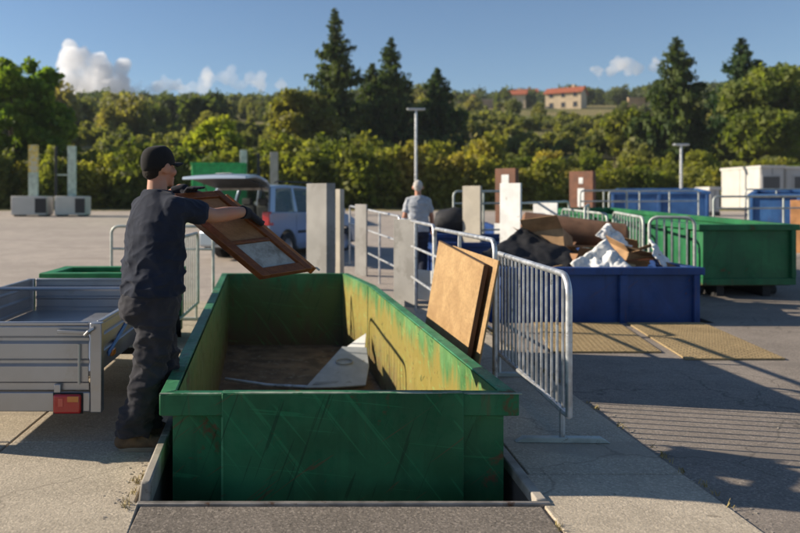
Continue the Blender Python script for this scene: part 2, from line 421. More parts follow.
plate([(2.35, 7.25), (3.4, 7.25), (3.7, 8.97), (2.7, 8.97)], 'wide tan tread plate behind the grey crowd barrier, before the blue skip')

# ---- hillside
def build_hill():
    ys = [40.4, 42, 45, 50, 56, 64, 74, 86, 100, 116, 134, 154, 176, 200, 225, 250, 275, 300, 316, 335, 370, 420, 500, 600]
    xs = [-600, -500, -400]+list(range(-300, 421, 15))+[500, 600]
    n = len(xs)
    vs = [(x, y, th(x, y)-(0.004 if y < 41 else 0)) for y in ys for x in xs]
    fs = [(j*n+i, j*n+i+1, (j+1)*n+i+1, (j+1)*n+i) for j in range(len(ys)-1) for i in range(n-1)]
    t = NT('hill_grass'); p = t.pos()
    a = t.noise(p, 0.035, 6, 0.65); b = t.noise(p, 0.9, 4, 0.7)
    cc = t.mix(t.ramp(a, 0.36, 0.6), (0.13, 0.14, 0.045), (0.3, 0.24, 0.11)); cc = t.mix(t.ramp(b, 0.4, 0.7, 0, 0.6), cc, (0.055, 0.07, 0.02))
    t.col(cc).rough(0.95, 0, 0.1); t.bump(b, 0.8, 0.5)
    m = MB(); m.add(vs, fs); return m.build('hillside', t.m, kind='structure')
build_hill()

# ------------------------------------------------------------------ foliage
def quads_mesh(name, C, U, W, mat):
    """C centres, U and W half-axes (n,3)"""
    n = len(C); v = np.empty((n, 4, 3), np.float32)
    v[:, 0] = C-U-W; v[:, 1] = C+U-W; v[:, 2] = C+U*0.55+W; v[:, 3] = C-U*0.55+W
    me = bpy.data.meshes.new(name); me.vertices.add(n*4); me.vertices.foreach_set('co', v.reshape(-1))
    me.loops.add(n*4); me.loops.foreach_set('vertex_index', np.arange(n*4, dtype=np.int32))
    me.polygons.add(n); me.polygons.foreach_set('loop_start', np.arange(0, n*4, 4, dtype=np.int32))
    me.update(calc_edges=True); me.materials.append(mat); return me
def rand_axes(rng, n, size, asp=1.6, spread=0.5, up=None):
    d = rng.normal(size=(n, 3))
    if up is not None: d = d+up
    d /= np.linalg.norm(d, axis=1)[:, None]
    e = np.cross(d, rng.normal(size=(n, 3))); e /= np.linalg.norm(e, axis=1)[:, None]
    f = np.cross(d, e); s = size*(1-spread+2*spread*rng.random(n))[:, None]
    return e*s*0.5, f*s*0.5*asp
def clump_points(rng, centers, radii, per, sq=(1, 1, 0.8)):
    out = []
    for c, r in zip(centers, radii):
        k = max(4, int(per*r*r)); d = rng.normal(size=(k, 3)); d /= np.linalg.norm(d, axis=1)[:, None]
        rr = r*(0.55+0.5*rng.random(k)**0.6)*(1+0.22*rng.normal(size=k))
        out.append(np.array(c)+d*rr[:, None]*np.array(sq))
    return np.concatenate(out)
def crown_clumps(rng, n, rx, rz, cz, rmin, rmax, flat=0.0):
    cs = []; rs = []
    for i in range(n):
        while True:
            q = rng.uniform(-1, 1, 3)
            if 0.15 < q @ q < 1: break
        q = q/np.linalg.norm(q)*(0.5+0.45*rng.random())
        cs.append((q[0]*rx, q[1]*rx, cz+q[2]*rz)); rs.append(rng.uniform(rmin, rmax))
    return cs, rs
M['bark'] = simple('bark', (0.09, 0.065, 0.045), 0.95, 0, 0.35, 6, 0.6, 25)
M['lf_left'] = leaf_mat('leaves_bright', (0.15, 0.22, 0.03), (0.32, 0.36, 0.06), 0.58, 0.7)
M['lf_hedge'] = leaf_mat('leaves_hedge', (0.135, 0.175, 0.035), (0.3, 0.305, 0.075), 0.55, 0.5)
M['lf_dark'] = leaf_mat('leaves_dark', (0.1, 0.13, 0.03), (0.23, 0.23, 0.055), 0.5, 0.4)
M['lf_hill'] = leaf_mat('leaves_hill', (0.1, 0.125, 0.045), (0.225, 0.225, 0.09), 0.5, 0.12)
M['lf_scrub'] = leaf_mat('leaves_scrub', (0.19, 0.2, 0.065), (0.36, 0.32, 0.11), 0.5, 0.12)
M['lf_con'] = leaf_mat('needles', (0.035, 0.075, 0.02), (0.13, 0.18, 0.04), 0.35, 0.5)
M['lf_gold'] = leaf_mat('leaves_gold', (0.19, 0.21, 0.04), (0.38, 0.34, 0.08), 0.55, 0.4)

def broadleaf(name, seed, h, rx, rz, cz, nclump, rmin, rmax, per, lsize, mat, label, cat, loc, group=None, trunk_r=0.2):
    rng = np.random.default_rng(seed); t = thing(name, label, cat, loc, 0, group, world=False)
    cs, rs = crown_clumps(rng, nclump, rx, rz, cz, rmin, rmax)
    C = clump_points(rng, cs, rs, per); U, W = rand_axes(rng, len(C), lsize, 1.3)
    link('crown', quads_mesh('crown', C, U, W, mat), None, t)
    m = MB(); top = cz+rz*0.3
    m.tube([(0, 0, -0.3), (0.05, 0, cz*0.3), (-0.08, 0.05, cz*0.7), (0, 0, top)], [trunk_r*1.3, trunk_r, trunk_r*0.75, trunk_r*0.25], 8)
    for c in cs[:max(5, nclump//3)]:
        a = Vector((0, 0, cz*0.35+0.35*abs(c[2])*0.5)); b = Vector(c); mid = (a+b)/2+Vector((0, 0, 0.15*rz))
        m.tube([a, mid, b], [trunk_r*0.4, trunk_r*0.25, trunk_r*0.06], 5)
    m.build('trunk', M['bark'], t)
    return t
def side0(a): return np.array([-np.sin(a), np.cos(a), 0.0])
def conifer(seed, h, rbase, label, loc, group, z0=0.6, per=13, name='spruce_tree', dens=1.0):
    rng = np.random.default_rng(seed); t = thing(name, label, 'tree', loc, rng.uniform(0, 6), group, world=False)
    Cs, Us, Ws = [], [], []; m = MB()
    m.tube([(0, 0, -0.3), (0, 0, h*0.5), (0, 0, h*0.98)], [h*0.016, h*0.009, 0.02], 7)
    z = z0
    while z < h*0.985:
        f = 1-(z-z0)/(h-z0); r = rbase*(f**0.85)*(0.9+0.15*math.sin(z*2.1+seed))+0.12
        nb = int((6+6*f)*dens)
        for k in range(nb):
            a = rng.uniform(0, 2*math.pi); ln = r*rng.uniform(0.6, 1.14); up = 0.35-0.75*f
            npts = max(6, int(per*ln/rbase*3.2)+4); s = np.linspace(0.15, 1, npts)
            px = np.cos(a)*ln*s; py = np.sin(a)*ln*s; pz = z+ln*(up*0.55*s+0.28*s*s)*0.8
            cen = np.stack([px, py, pz], 1)+rng.normal(size=(npts, 3))*0.035*ln
            dirv = np.array([np.cos(a), np.sin(a), up*0.4]); side = np.array([-np.sin(a), np.cos(a), 0])
            cen = cen+side0(a)*(rng.normal(size=npts)*0.12*ln*(1.1-s))[:, None]; wdt = (0.075*ln*(1.2-s*0.7)+0.06)[:, None]
            lng = (0.045*ln+0.09)
            tw = rng.normal(size=(npts, 1))*0.35
            Cs.append(cen); Us.append(side*wdt+np.array([0, 0, 1])*tw*wdt); Ws.append(np.tile(dirv*lng, (npts, 1))+np.array([0, 0, -0.1])*rng.random((npts, 1)))
            nd = npts       # hanging twigs
            Cs.append(cen+np.array([0, 0, -0.12*ln*0.5])+rng.normal(size=(nd, 3))*0.07*ln); e = rng.normal(size=(nd, 3)); e[:, 2] *= 0.3; e /= np.linalg.norm(e, axis=1)[:, None]
            Us.append(e*(0.03*ln+0.035)); Ws.append(np.tile(np.array([0, 0, -1.0]), (nd, 1))*(0.05*ln+0.06)*(0.6+0.8*rng.random((nd, 1))))
        z += (0.3+0.36*f)*h/19
    link('crown', quads_mesh('crown', np.concatenate(Cs), np.concatenate(Us), np.concatenate(Ws), M['lf_con']), None, t)
    m.build('trunk', M['bark'], t)
    return t
def gp(px, Y): return (px-305)/760*Y          # image column at a depth -> x
# deciduous tree at the left
def at(px, Y, dz=0): x = gp(px, Y); return (x, Y, th(x, Y)+dz)
broadleaf('deciduous_tree', 3, 9.2, 4.0, 3.9, 5.2, 80, 0.45, 0.8, 380, 0.26, M['lf_left'], 'tall bright green leafy tree behind the grey sign blocks', 'tree', at(14, 50))
# spruces
conifer(11, 15.0, 4.2, 'tallest dark spruce of the three behind the hedge, bare spire on top', at(335, 76), 'spruces behind the hedge', z0=0.8)
conifer(12, 12.2, 4.0, 'broad dark spruce between two others, beside the tall lamp post', at(391, 78), 'spruces behind the hedge', z0=0.8)
conifer(17, 9.6, 3.2, 'slim dark spruce pressed against the broad spruce by the lamp post', at(372, 80), 'spruces behind the hedge', z0=0.8)
conifer(13, 9.0, 3.6, 'shortest dark spruce of the group, just right of the tall lamp post', at(437, 80), 'spruces behind the hedge', z0=0.8)
conifer(14, 11.6, 4.2, 'lone dark spruce rising behind the short lamp post', at(676, 68), 'spruces behind the cabins', z0=0.7)
conifer(15, 11.8, 4.2, 'dark spruce half hidden behind a yellow green tree near the white cabin', at(741, 72), 'spruces behind the cabins', z0=0.7)
broadleaf('deciduous_tree', 6, 9, 3.0, 4.0, 4.9, 44, 0.6, 1.15, 520, 0.25, M['lf_hedge'], 'yellow green leafy tree behind the white cabin', 'tree', at(768, 62))
broadleaf('deciduous_tree', 7, 9, 3.4, 4.0, 5.0, 44, 0.6, 1.2, 520, 0.25, M['lf_dark'], 'darker leafy tree at the end of the row behind the cabins', 'tree', at(806, 66))
broadleaf('deciduous_tree', 8, 7, 2.6, 3.1, 3.8, 34, 0.6, 1.1, 520, 0.25, M['lf_dark'], 'dark round leafy tree in front of the tallest spruce', 'tree', at(304, 70))
broadleaf('deciduous_tree', 9, 5, 1.9, 2.2, 2.6, 26, 0.45, 0.85, 620, 0.2, M['lf_left'], 'small fresh green tree above the open car tailgate', 'tree', at(212, 52))
broadleaf('deciduous_tree', 10, 4, 2.2, 2.2, 2.4, 30, 0.5, 0.9, 560, 0.22, M['lf_gold'], 'ochre leafy tree beside the lone dark spruce', 'tree', at(628, 72))
# ---- hedge: single shrubs
hedge_src = []
for i in range(7):
    rng = np.random.default_rng(40+i); r = 1.5
    hue = ('yellow green', 'golden', 'yellow green', 'golden', 'dark green', 'yellow green', 'golden')[i]
    t = thing('hedge_shrub', 'leafy '+hue+' shrub in the long hedge behind the yard', 'shrub', (0, 0, 0), 0, hue+' shrubs of the long hedge', world=False)
    cs, rs = crown_clumps(rng, 20, 1.15, 1.3, 1.55, 0.45, 0.85)
    cs += [(rng.uniform(-0.9, 0.9), rng.uniform(-0.9, 0.9), rng.uniform(0.3, 0.8)) for _ in range(6)]; rs += [0.7]*6
    for k in range(7):
        a = rng.uniform(0, 6.28); cs.append((0.8*math.cos(a), 0.8*math.sin(a), rng.uniform(2.5, 3.3))); rs.append(rng.uniform(0.18, 0.34))
    C = clump_points(rng, cs, rs, 360, (1, 1, 1.0)); U, W = rand_axes(rng, len(C), 0.145, 1.5)
    link('foliage', quads_mesh('foliage', C, U, W, M[('lf_hedge', 'lf_gold', 'lf_hedge', 'lf_gold', 'lf_dark', 'lf_hedge', 'lf_gold')[i]]), None, t)
    m = MB()
    for k in range(4): m.tube([(0.1*k-0.15, 0, -0.2), (rng.uniform(-.5, .5), rng.uniform(-.5, .5), 1.3), (rng.uniform(-.8, .8), rng.uniform(-.8, .8), 2.6)], [0.05, 0.035, 0.012], 5)
    m.build('stem', M['bark'], t); hedge_src.append(t)
rnd = random.Random(5); used = set()
def put_shrub(x, y, s):
    i = rnd.randrange(7)
    sca = (s*rnd.uniform(0.95, 1.3), s*rnd.uniform(0.9, 1.15), s*rnd.uniform(0.85, 1.15)); rz = rnd.uniform(0, 6.28)
    if i not in used:
        used.add(i); o = hedge_src[i]; o.location = (x, y, th(x, y)); o.rotation_euler = (0, 0, rz); o.scale = sca; return o
    return dup(hedge_src[i], (x, y, th(x, y)), rz, scale=sca)
x = -21.5
while x < 33:
    put_shrub(x, 44.5+rnd.uniform(-0.8, 0.8), (0.98 if x < 11 else 0.72)*(1.0+0.1*math.sin(x*0.5)))
    x += rnd.uniform(1.5, 2.1)
x = -24
while x < 42:
    o = put_shrub(x, 50+rnd.uniform(-1.2, 2), rnd.uniform(0.85, 1.1)*(1 if x < 12 else 0.8)); hue = o['group'].split(' shrubs')[0]; o['label'] = 'leafy '+hue+' shrub showing over the top of the front hedge'; o['group'] = hue+' shrubs behind the hedge'
    x += rnd.uniform(2.0, 2.9)
for o in hedge_src:
    pass

# ---- trees and scrub on the hill: single ones near, one mass far
hill_src = []
for i in range(6):
    rng = np.random.default_rng(70+i)
    t = thing('hill_tree', 'x', 'tree', (0, 0, 0), 0, 'trees on the hillside', world=False)
    cs, rs = crown_clumps(rng, 22, 2.5, 2.6, 3.6, 0.8, 1.5)
    cs += [(rng.uniform(-1.6, 1.6), rng.uniform(-1.6, 1.6), 1.3) for _ in range(5)]; rs += [1.1]*5
    C = clump_points(rng, cs, rs, 75, (1, 1, 0.95)); U, W = rand_axes(rng, len(C), 0.42, 1.3)
    link('crown', quads_mesh('crown', C, U, W, M['lf_hill' if i < 4 else 'lf_scrub']), None, t)
    m = MB(); m.tube([(0, 0, -0.5), (0, 0, 3.6)], [0.24, 0.1], 6); m.build('trunk', M['bark'], t); hill_src.append(t)
LBL = {0: 'dark olive round tree standing on the scrubby hillside', 1: 'pale olive round tree standing on the scrubby hillside'}
rnd = random.Random(9); used2 = set(); n_ind = 0
def put_hill(x, y, s, i):
    global n_ind
    rz = rnd.uniform(0, 6.28); sca = (s*rnd.uniform(0.9, 1.25), s*rnd.uniform(0.9, 1.25), s*rnd.uniform(0.85, 1.2))
    lb = LBL[0 if i < 4 else 1]; g = ('dark' if i < 4 else 'pale')+' trees on the hillside'; n_ind += 1
    if i not in used2:
        used2.add(i); o = hill_src[i]; o.location = (x, y, th(x, y)-0.3); o.rotation_euler = (0, 0, rz); o.scale = sca
    else: o = dup(hill_src[i], (x, y, th(x, y)-0.3), rz, scale=sca)
    o['label'] = lb; o['group'] = g; return o
k = 0
while n_ind < 150:
    y = rnd.uniform(92, 215); px = rnd.uniform(-30, 830); x = gp(px, y)
    dn = mnoise.noise(Vector((x*0.03, y*0.03, 0.7)))
    if dn < -0.28 and y < 190: continue
    if 520 < px < 640 and y > 165: continue
    if 430 < px < 660 and y > 92 and rnd.random() < 0.82: continue
    put_hill(x, y, rnd.uniform(0.5, 0.95)*(0.75 if px > 480 else 1), rnd.choice((0, 1, 2, 3, 4, 5) if px < 420 else (1, 3, 4, 5, 4)))
def mass(name, label, cat, spots, mat_key, seed, n_q, size):
    """spots: (x, y, scale) -> one mesh of leaf clumps"""
    rng = np.random.default_rng(seed); Cs = []
    for x, y, s in spots:
        cs, rs = crown_clumps(rng, 9, 2.4, 2.5, 3.2, 0.9, 1.7)
        C = clump_points(rng, cs, rs, n_q, (1, 1, 0.95))*s
        Cs.append(C+np.array([x, y, th(x, y)-0.6*s]))
    C = np.concatenate(Cs); U, W = rand_axes(rng, len(C), size, 1.3)
    o = link(name, quads_mesh(name, C, U, W, M[mat_key]), None, None, 'stuff'); o['label'] = label; o['category'] = cat; return o
sp = []
while len(sp) < 620:
    y = rnd.uniform(215, 318); px = rnd.uniform(-40, 840); x = gp(px, y)
    if 533 < px < 655 and y < 252: continue
    if 425 < px < 533 and y < 258 and mnoise.noise(Vector((x*0.05, y*0.05, 0))) < 0.1: continue
    if 640 > px > 425 and y < 285 and rnd.random() < 0.45: continue
    sp.append((x, y, rnd.uniform(0.75, 1.35)))
for px in range(-60, 860, 9):                      # the ridge
    y = rnd.uniform(300, 322); sp.append((gp(px+rnd.uniform(-4, 4), y), y, rnd.uniform(0.9, 1.6)))
mass('woodland', 'dark woodland along the ridge of the far hill', 'woodland', sp, 'lf_hill', 3, 30, 0.6)
sp = []
while len(sp) < 900:
    y = 56+164*rnd.random()**0.8; px = rnd.uniform(-40, 840); x = gp(px, y)
    if mnoise.noise(Vector((x*0.022, y*0.022, 4.7))) < -0.06 and y > 70: continue
    sp.append((x, y, rnd.uniform(0.2, 0.42)))
mass('scrub', 'low olive scrub covering the slope above the hedge', 'scrub', sp, 'lf_scrub', 8, 34, 0.3)

# ------------------------------------------------------------------ houses on the hill
M['stucco'] = simple('cream_stucco', (0.62, 0.48, 0.32), 0.9, 0, 0.08, 0.6, 0.05)
M['stucco_tan'] = simple('tan_stucco', (0.5, 0.33, 0.2), 0.9, 0, 0.1, 0.6, 0.05)
M['tiles'] = simple('red_tiles', (0.36, 0.1, 0.045), 0.85, 0, 0.2, 1.5, 0.3, 6)
M['pane'] = simple('window_dark', (0.05, 0.05, 0.06), 0.2, 0, 0.1)
def house(px, Y, wd, dp, hh, roofh, rz, label, wallmat, nwin, storeys, dz=0):
    x = gp(px, Y); t = thing('house', label, 'house', (x, Y, th(x, Y)+dz), rz, None, world=False)
    a, b = wd/2, dp/2
    m = MB(); m.box(-a, a, -b, b, -2.5, hh)
    m.add([(-a, -b, hh), (-a, b, hh), (-a, 0, hh+roofh), (a, -b, hh), (a, b, hh), (a, 0, hh+roofh)], [(0, 1, 2), (3, 5, 4), (0, 2, 5, 3), (1, 4, 5, 2)])
    m.build('wall', wallmat, t, sm=False)
    rf = MB(); e = 0.5; s = roofh/b; th_ = 0.22
    for sg in (-1, 1):
        rf.hexa([(-a-e, sg*(b+e), hh-s*e), (a+e, sg*(b+e), hh-s*e), (a+e, 0, hh+roofh), (-a-e, 0, hh+roofh)]+
                [(-a-e, sg*(b+e), hh-s*e+th_), (a+e, sg*(b+e), hh-s*e+th_), (a+e, 0, hh+roofh+th_), (-a-e, 0, hh+roofh+th_)])
    r_ = rf.build('roof', M['tiles'], t, sm=False)
    c = MB(); c.box(a*0.3, a*0.3+0.8, 0.4, 1.1, hh+roofh*0.4, hh+roofh+1.0); c.build('chimney', wallmat, r_)
    for st in range(storeys):
        for i in range(nwin):
            xx = -a+wd*(i+0.5)/nwin; z0 = 0.9+st*2.9
            f = MB(); f.box(xx-0.62, xx+0.62, -b-0.06, -b+0.05, z0-0.1, z0+1.5); fo = f.build('window', wallmat, t)
            g = MB(); g.box(xx-0.5, xx+0.5, -b-0.09, -b, z0, z0+1.4); g.build('pane', M['pane'], fo)
        for i in range(2):
            yy_ = -b+dp*(i+0.5)/2; z0 = 0.9+st*2.9
            f = MB(); f.box(-a-0.06, -a+0.05, yy_-0.62, yy_+0.62, z0-0.1, z0+1.5); fo = f.build('window', wallmat, t)
            g = MB(); g.box(-a-0.09, -a, yy_-0.5, yy_+0.5, z0, z0+1.4); g.build('pane', M['pane'], fo)
    return t
house(566, 222, 10.0, 7.5, 5.1, 1.7, R(-32), 'cream two storey house with red tiled roof on the open hillside', M['stucco'], 3, 2, -1.0)
house(459, 262, 10, 7, 3.4, 1.8, R(8), 'low house with red roof among trees, nearest the broad spruces', M['stucco_tan'], 2, 1)
house(514, 258, 8, 6, 4.4, 1.6, R(-20), 'small tan house with red roof half hidden by trees', M['stucco'], 2, 1)
house(525, 300, 9, 7, 5.0, 1.8, R(-10), 'red roofed house showing on the very ridge', M['stucco_tan'], 2, 1)
def retaining(px0, px1, Y, h, label):
    m = MB(); x0, x1 = gp(px0, Y), gp(px1, Y); z = th((x0+x1)/2, Y)
    t = thing('retaining_wall', label, 'wall', ((x0+x1)/2, Y, z))
    m.box(x0, x1, Y-0.3, Y+0.3, z-1.5, z+h); m.build('wall', M['stucco_tan'], t)
    c = MB(); c.box(x0-0.1, x1+0.1, Y-0.4, Y+0.4, z+h+0.003, z+h+0.25); c.build('coping', M['stucco'], t)
retaining(628, 651, 225, 2.3, 'tan retaining wall on the hillside beside the cream house')
retaining(469, 493, 235, 2.6, 'tan retaining wall on the hillside below the small tan house')

# ------------------------------------------------------------------ the air over the valley
def haze():
    m = MB(); m.box(-640, 640, -640, 640, -2, 78)
    v = vapour('air', 0.0002); n = v.node_tree.nodes['Principled Volume']; n.inputs['Color'].default_value = (0.82, 0.9, 1.0, 1); n.inputs['Anisotropy'].default_value = 0.0
    o = m.build('haze', v, sm=False, kind='stuff'); o['label'] = 'thin blue haze over the far hillside'; o['category'] = 'haze'
# ------------------------------------------------------------------ clouds: puffs of real vapour
def remeshed(name, prims_mb, voxel, smooth_it=6, fac=0.5):
    o = prims_mb.build(name, None, None, sm=False)
    r = o.modifiers.new('r', 'REMESH'); r.mode = 'VOXEL'; r.voxel_size = voxel
    if smooth_it:
        s = o.modifiers.new('s', 'SMOOTH'); s.factor = fac; s.iterations = smooth_it
    dg = bpy.context.evaluated_depsgraph_get(); me = bpy.data.meshes.new_from_object(o.evaluated_get(dg))
    old = o.data; bpy.data.objects.remove(o); bpy.data.meshes.remove(old)
    me.name = name; me.materials.clear(); return me
def ico_puff(m, c, r, sub=2):
    bm = bmesh.new(); bmesh.ops.create_icosphere(bm, subdivisions=sub, radius=1.0)
    vs = [Vector(c)+Vector((v.co.x*r, v.co.y*r, v.co.z*r)) for v in bm.verts]; bm.verts.index_update()
    m.add(vs, [tuple(v.index for v in f.verts) for f in bm.faces]); bm.free()
def vapour(name, dens):
    m = bpy.data.materials.new(name); m.use_nodes = True; n = m.node_tree; n.nodes.remove(n.nodes['Principled BSDF'])
    v = n.nodes.new('ShaderNodeVolumePrincipled'); v.inputs['Color'].default_value = (0.97, 0.97, 0.98, 1); v.inputs['Density'].default_value = dens; v.inputs['Anisotropy'].default_value = 0.25
    n.links.new(v.outputs[0], n.nodes['Material Output'].inputs['Volume']); return m
CY = 3200.0; K = CY/760
def cloud(blobs, dens, label, seed, voxel):
    rng = np.random.default_rng(seed); m = MB(); mi = None
    for px, py, r, n in blobs:
        for i in range(n):
            q = rng.normal(size=3)*0.5
            c = ((px-305+q[0]*r*1.3)*K, CY+q[1]*r*K*1.2, CAMZ+(200-py+q[2]*r*0.8)*K); ico_puff(m, c, r*K*rng.uniform(0.3, 0.75))
    me = remeshed('cloud', m, voxel, 2)
    co = np.empty(len(me.vertices)*3, np.float32); me.vertices.foreach_get('co', co); co = co.reshape(-1, 3)
    for i in range(len(co)):
        p = Vector(co[i]); d = mnoise.fractal(p*0.018, 0.9, 2.1, 4)*16+mnoise.fractal(p*0.05, 0.9, 2.1, 3)*6
        nn = me.vertices[i].normal; co[i] += np.array(nn)*d
    me.vertices.foreach_set('co', co.reshape(-1)); me.update()
    cx, cz_ = co.mean(0)[0], co.min(0)[2]; co -= np.array([cx, CY, cz_]); me.vertices.foreach_set('co', co.reshape(-1)); me.update()
    o = link('cloud', me, vapour('vapour', dens)); o.location = (cx, CY, cz_); tag(o, label, 'cloud')
cloud([(76, 56, 13, 7), (92, 68, 17, 9), (110, 76, 15, 7), (85, 82, 20, 9), (120, 88, 14, 5)], 0.028, 'tall white cumulus cloud rising beside the bright green tree', 2, 9)
cloud([(146, 90, 10, 8), (165, 86, 10, 9), (185, 85, 9, 9), (205, 82, 10, 10), (225, 78, 9, 9), (240, 82, 9, 8), (258, 82, 9, 8), (275, 84, 7, 5)], 0.009, 'long low bank of thin white cloud over the wooded ridge', 4, 9)
cloud([(598, 71, 7, 5), (612, 66, 8, 6), (628, 66, 9, 6), (643, 64, 9, 6), (656, 60, 6, 3), (670, 67, 5, 2)], 0.016, 'small white cloud on the ridge beside the lone spruce', 6, 8)

haze()
# ------------------------------------------------------------------ the green skip in its bay
def green_skip():
    t = thing('green_skip', 'scratched green open top skip sunk in the bay, with the man beside it', 'skip', (0.05, 7.2, -0.80))
    ZT, ZF, T = 0.45, -0.53, 0.03
    # outline of the body, front left, front right, right bend, back right, back left (seen from above)
    body = [(-0.700, 4.02), (1.050, 4.02), (0.775, 9.0), (0.545, 10.46), (-1.085, 10.46)]
    bx = [Vector((x, y, 0)) for x, y in body]; n = len(bx)
    cen = sum(bx, Vector())/n
    def inset(d):
        out = []
        for i in range(n):
            p0, p1, p2 = bx[i-1], bx[i], bx[(i+1) % n]
            e1 = (p1-p0).normalized(); e2 = (p2-p1).normalized(); n1 = Vector((-e1.y, e1.x, 0)); n2 = Vector((-e2.y, e2.x, 0))
            b = (n1+n2); b = b/(b.dot(n1)); out.append(p1+b*d)
        return out
    inn = inset(T); out_r = inset(-0.063); in_r = inset(0.018); ZB = ZT-0.115
    names = ['front_wall', 'side_wall', 'side_wall', 'back_wall', 'side_wall']
    for i in range(n):
        j = (i+1) % n
        wall = MB(); a, b, c, d = bx[i], bx[j], inn[j], inn[i]
        wall.add([a+V(0,0,ZF-0.06), b+V(0,0,ZF-0.06), b+V(0,0,ZB), a+V(0,0,ZB)], [(0,1,2,3)])
        wo = wall.build(names[i], M['green'], t, sm=False)
        # the inner sheet, dented: subdivided
        nx = max(6, int((c-d).length/0.12)); nz = 9; vs = []; nrm = (d-a).normalized()
        for q in range(nz+1):
            z = ZF+(ZT-0.004-ZF)*q/nz
            for k in range(nx+1):
                p = d.lerp(c, k/nx)+V(0, 0, z)
                dent = 0.016*mnoise.noise(p*2.2)+0.009*mnoise.noise(p*6.0)
                if k in (0, nx) or q in (0, nz): dent = 0
                vs.append(p+nrm*dent)
        sh = MB(); sh.add(vs, [(q*(nx+1)+k, q*(nx+1)+k+1, (q+1)*(nx+1)+k+1, (q+1)*(nx+1)+k) for q in range(nz) for k in range(nx)])
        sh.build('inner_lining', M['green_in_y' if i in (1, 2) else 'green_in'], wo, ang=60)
        rim = MB(); rim.hexa([out_r[i]+V(0,0,ZB), out_r[j]+V(0,0,ZB), in_r[j]+V(0,0,ZB), in_r[i]+V(0,0,ZB), out_r[i]+V(0,0,ZT), out_r[j]+V(0,0,ZT), in_r[j]+V(0,0,ZT), in_r[i]+V(0,0,ZT)])
        rim.build('rim', M['green_rim'] if i else M['green'], t, bevel=0.006)
    # weld seams in the inside corners
    for i in range(n):
        s = MB(); s.tube([inn[i]+V(0,0,ZF), inn[i]+V(0,0,ZT-0.01)], 0.008, 6); s.build('weld_seam', M['green_in'], t)
    fl = MB(); fl.prism([p+V(0,0,ZF-0.05) for p in inset(0.01)], (0, 0, 0.05)); fl.build('floor', M['skip_floor'], t)
    # proud centre plate of the front with top edge strip, and two gusset plates
    yF = 4.02
    pl = MB(); pl.box(-0.432, 0.824, yF-0.079, yF-0.001, ZF-0.06, ZT+0.007); pl.build('front_plate', M['green'], t, bevel=0.005)
    for x, s in ((-0.432, -1), (0.824, 1)):
        g = MB(); g.prism([(x+s*0.004, yF-0.012, ZB-0.001), (x+s*0.09, yF-0.012, ZB-0.001), (x+s*0.075, yF-0.012, ZB-0.02), (x+s*0.02, yF-0.012, ZB-0.1), (x+s*0.004, yF-0.012, ZB-0.12)], (0, -0.03, 0)); g.build('gusset', M['green'], t)
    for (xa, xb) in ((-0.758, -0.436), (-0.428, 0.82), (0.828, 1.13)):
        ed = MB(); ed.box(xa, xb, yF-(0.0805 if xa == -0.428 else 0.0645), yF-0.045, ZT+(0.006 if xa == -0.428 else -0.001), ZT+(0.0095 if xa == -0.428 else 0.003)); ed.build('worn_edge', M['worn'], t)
    ed = MB(); ed.box(-0.434, -0.424, yF-0.084, yF-0.08, ZF-0.05, ZB); ed.build('weld_seam', M['green_rim'], t)
    for i, s in ((4, 0), (1, 0)):                                  # outer ribs on the long sides
        a, b = bx[i], bx[(i+1) % n]; e = (b-a).normalized(); o = Vector((e.y, -e.x, 0))
        for k in range(1, 9):
            p = a.lerp(b, k/9); r = MB(); r.obox(p+o*0.028+V(0, 0, (ZB+ZF)/2-0.001), e*0.03, o*0.027, V(0, 0, (ZB-ZF)/2-0.002)); r.build('rib', M['green'], t)
    for x in (-0.2, 0.5):
        r = MB(); r.hexa([(x-0.05, 4.1, -0.798), (x+0.05, 4.1, -0.798), (x+0.05-0.35, 10.3, -0.798), (x-0.05-0.35, 10.3, -0.798), (x-0.05, 4.1, ZF-0.052), (x+0.05, 4.1, ZF-0.052), (x-0.3, 10.3, ZF-0.052), (x-0.4, 10.3, ZF-0.052)]); r.build('base_rail', M['dark'], t)
    return t
green_skip()
# what lies in it
def bent_panel():
    t = thing('plastic_panel', 'pale grey moulded plastic panel lying in the green skip', 'panel', (0.45, 8.2, -0.53))
    pts = [(0.0, 7.32), (0.28, 7.42), (0.5, 7.62), (0.61, 7.70)]
    a = V(0.0, 7.95, -0.515); b = V(0.64, 8.0, -0.50); c = V(0.69, 8.5, -0.2); d = V(0.42, 8.55, -0.2)
    nrm = (b-a).cross(d-a).normalized()
    m = MB(); poly = [a, a.lerp(b, 0.5)+V(0, -0.03, 0), b, b.lerp(c, 0.5)+V(0.03, 0, 0), c, d, a.lerp(d, 0.5)]
    m.prism(poly, nrm*0.02); m.build('panel', M['plast'], t, bevel=0.005)
    f = MB(); e = V(0.70, 8.7, -0.07); f.prism([d+V(0.05, 0.004, 0), c+V(-0.02, 0.004, 0), e, e+V(-0.13, 0, -0.09)], nrm*0.014); f.build('flap', M['white'], t, bevel=0.003)
    h = MB(); q = a.lerp(c, 0.62)+nrm*0.024; ux = (b-a).normalized(); uy = nrm.cross(ux)
    h.tube([q+ux*0.09*math.cos(k*math.pi/8)+uy*0.045*math.sin(k*math.pi/8) for k in range(-4, 13)], 0.008, 6); h.build('moulded_ridge', M['plast_d'], t)
    r = MB(); r.prism([a+ux*0.08+uy*0.03+nrm*0.021, a+ux*0.5+uy*0.03+nrm*0.021, a+ux*0.48+uy*0.07+nrm*0.021, a+ux*0.12+uy*0.07+nrm*0.021], nrm*0.01); r.build('moulded_ridge', M['plast_d'], t, bevel=0.004)
M['plast'] = simple('grey_plastic', (0.42, 0.45, 0.48), 0.5, 0, 0.12, 6, 0.05, dirt=(0.25, 0.23, 0.2), dthr=0.62)
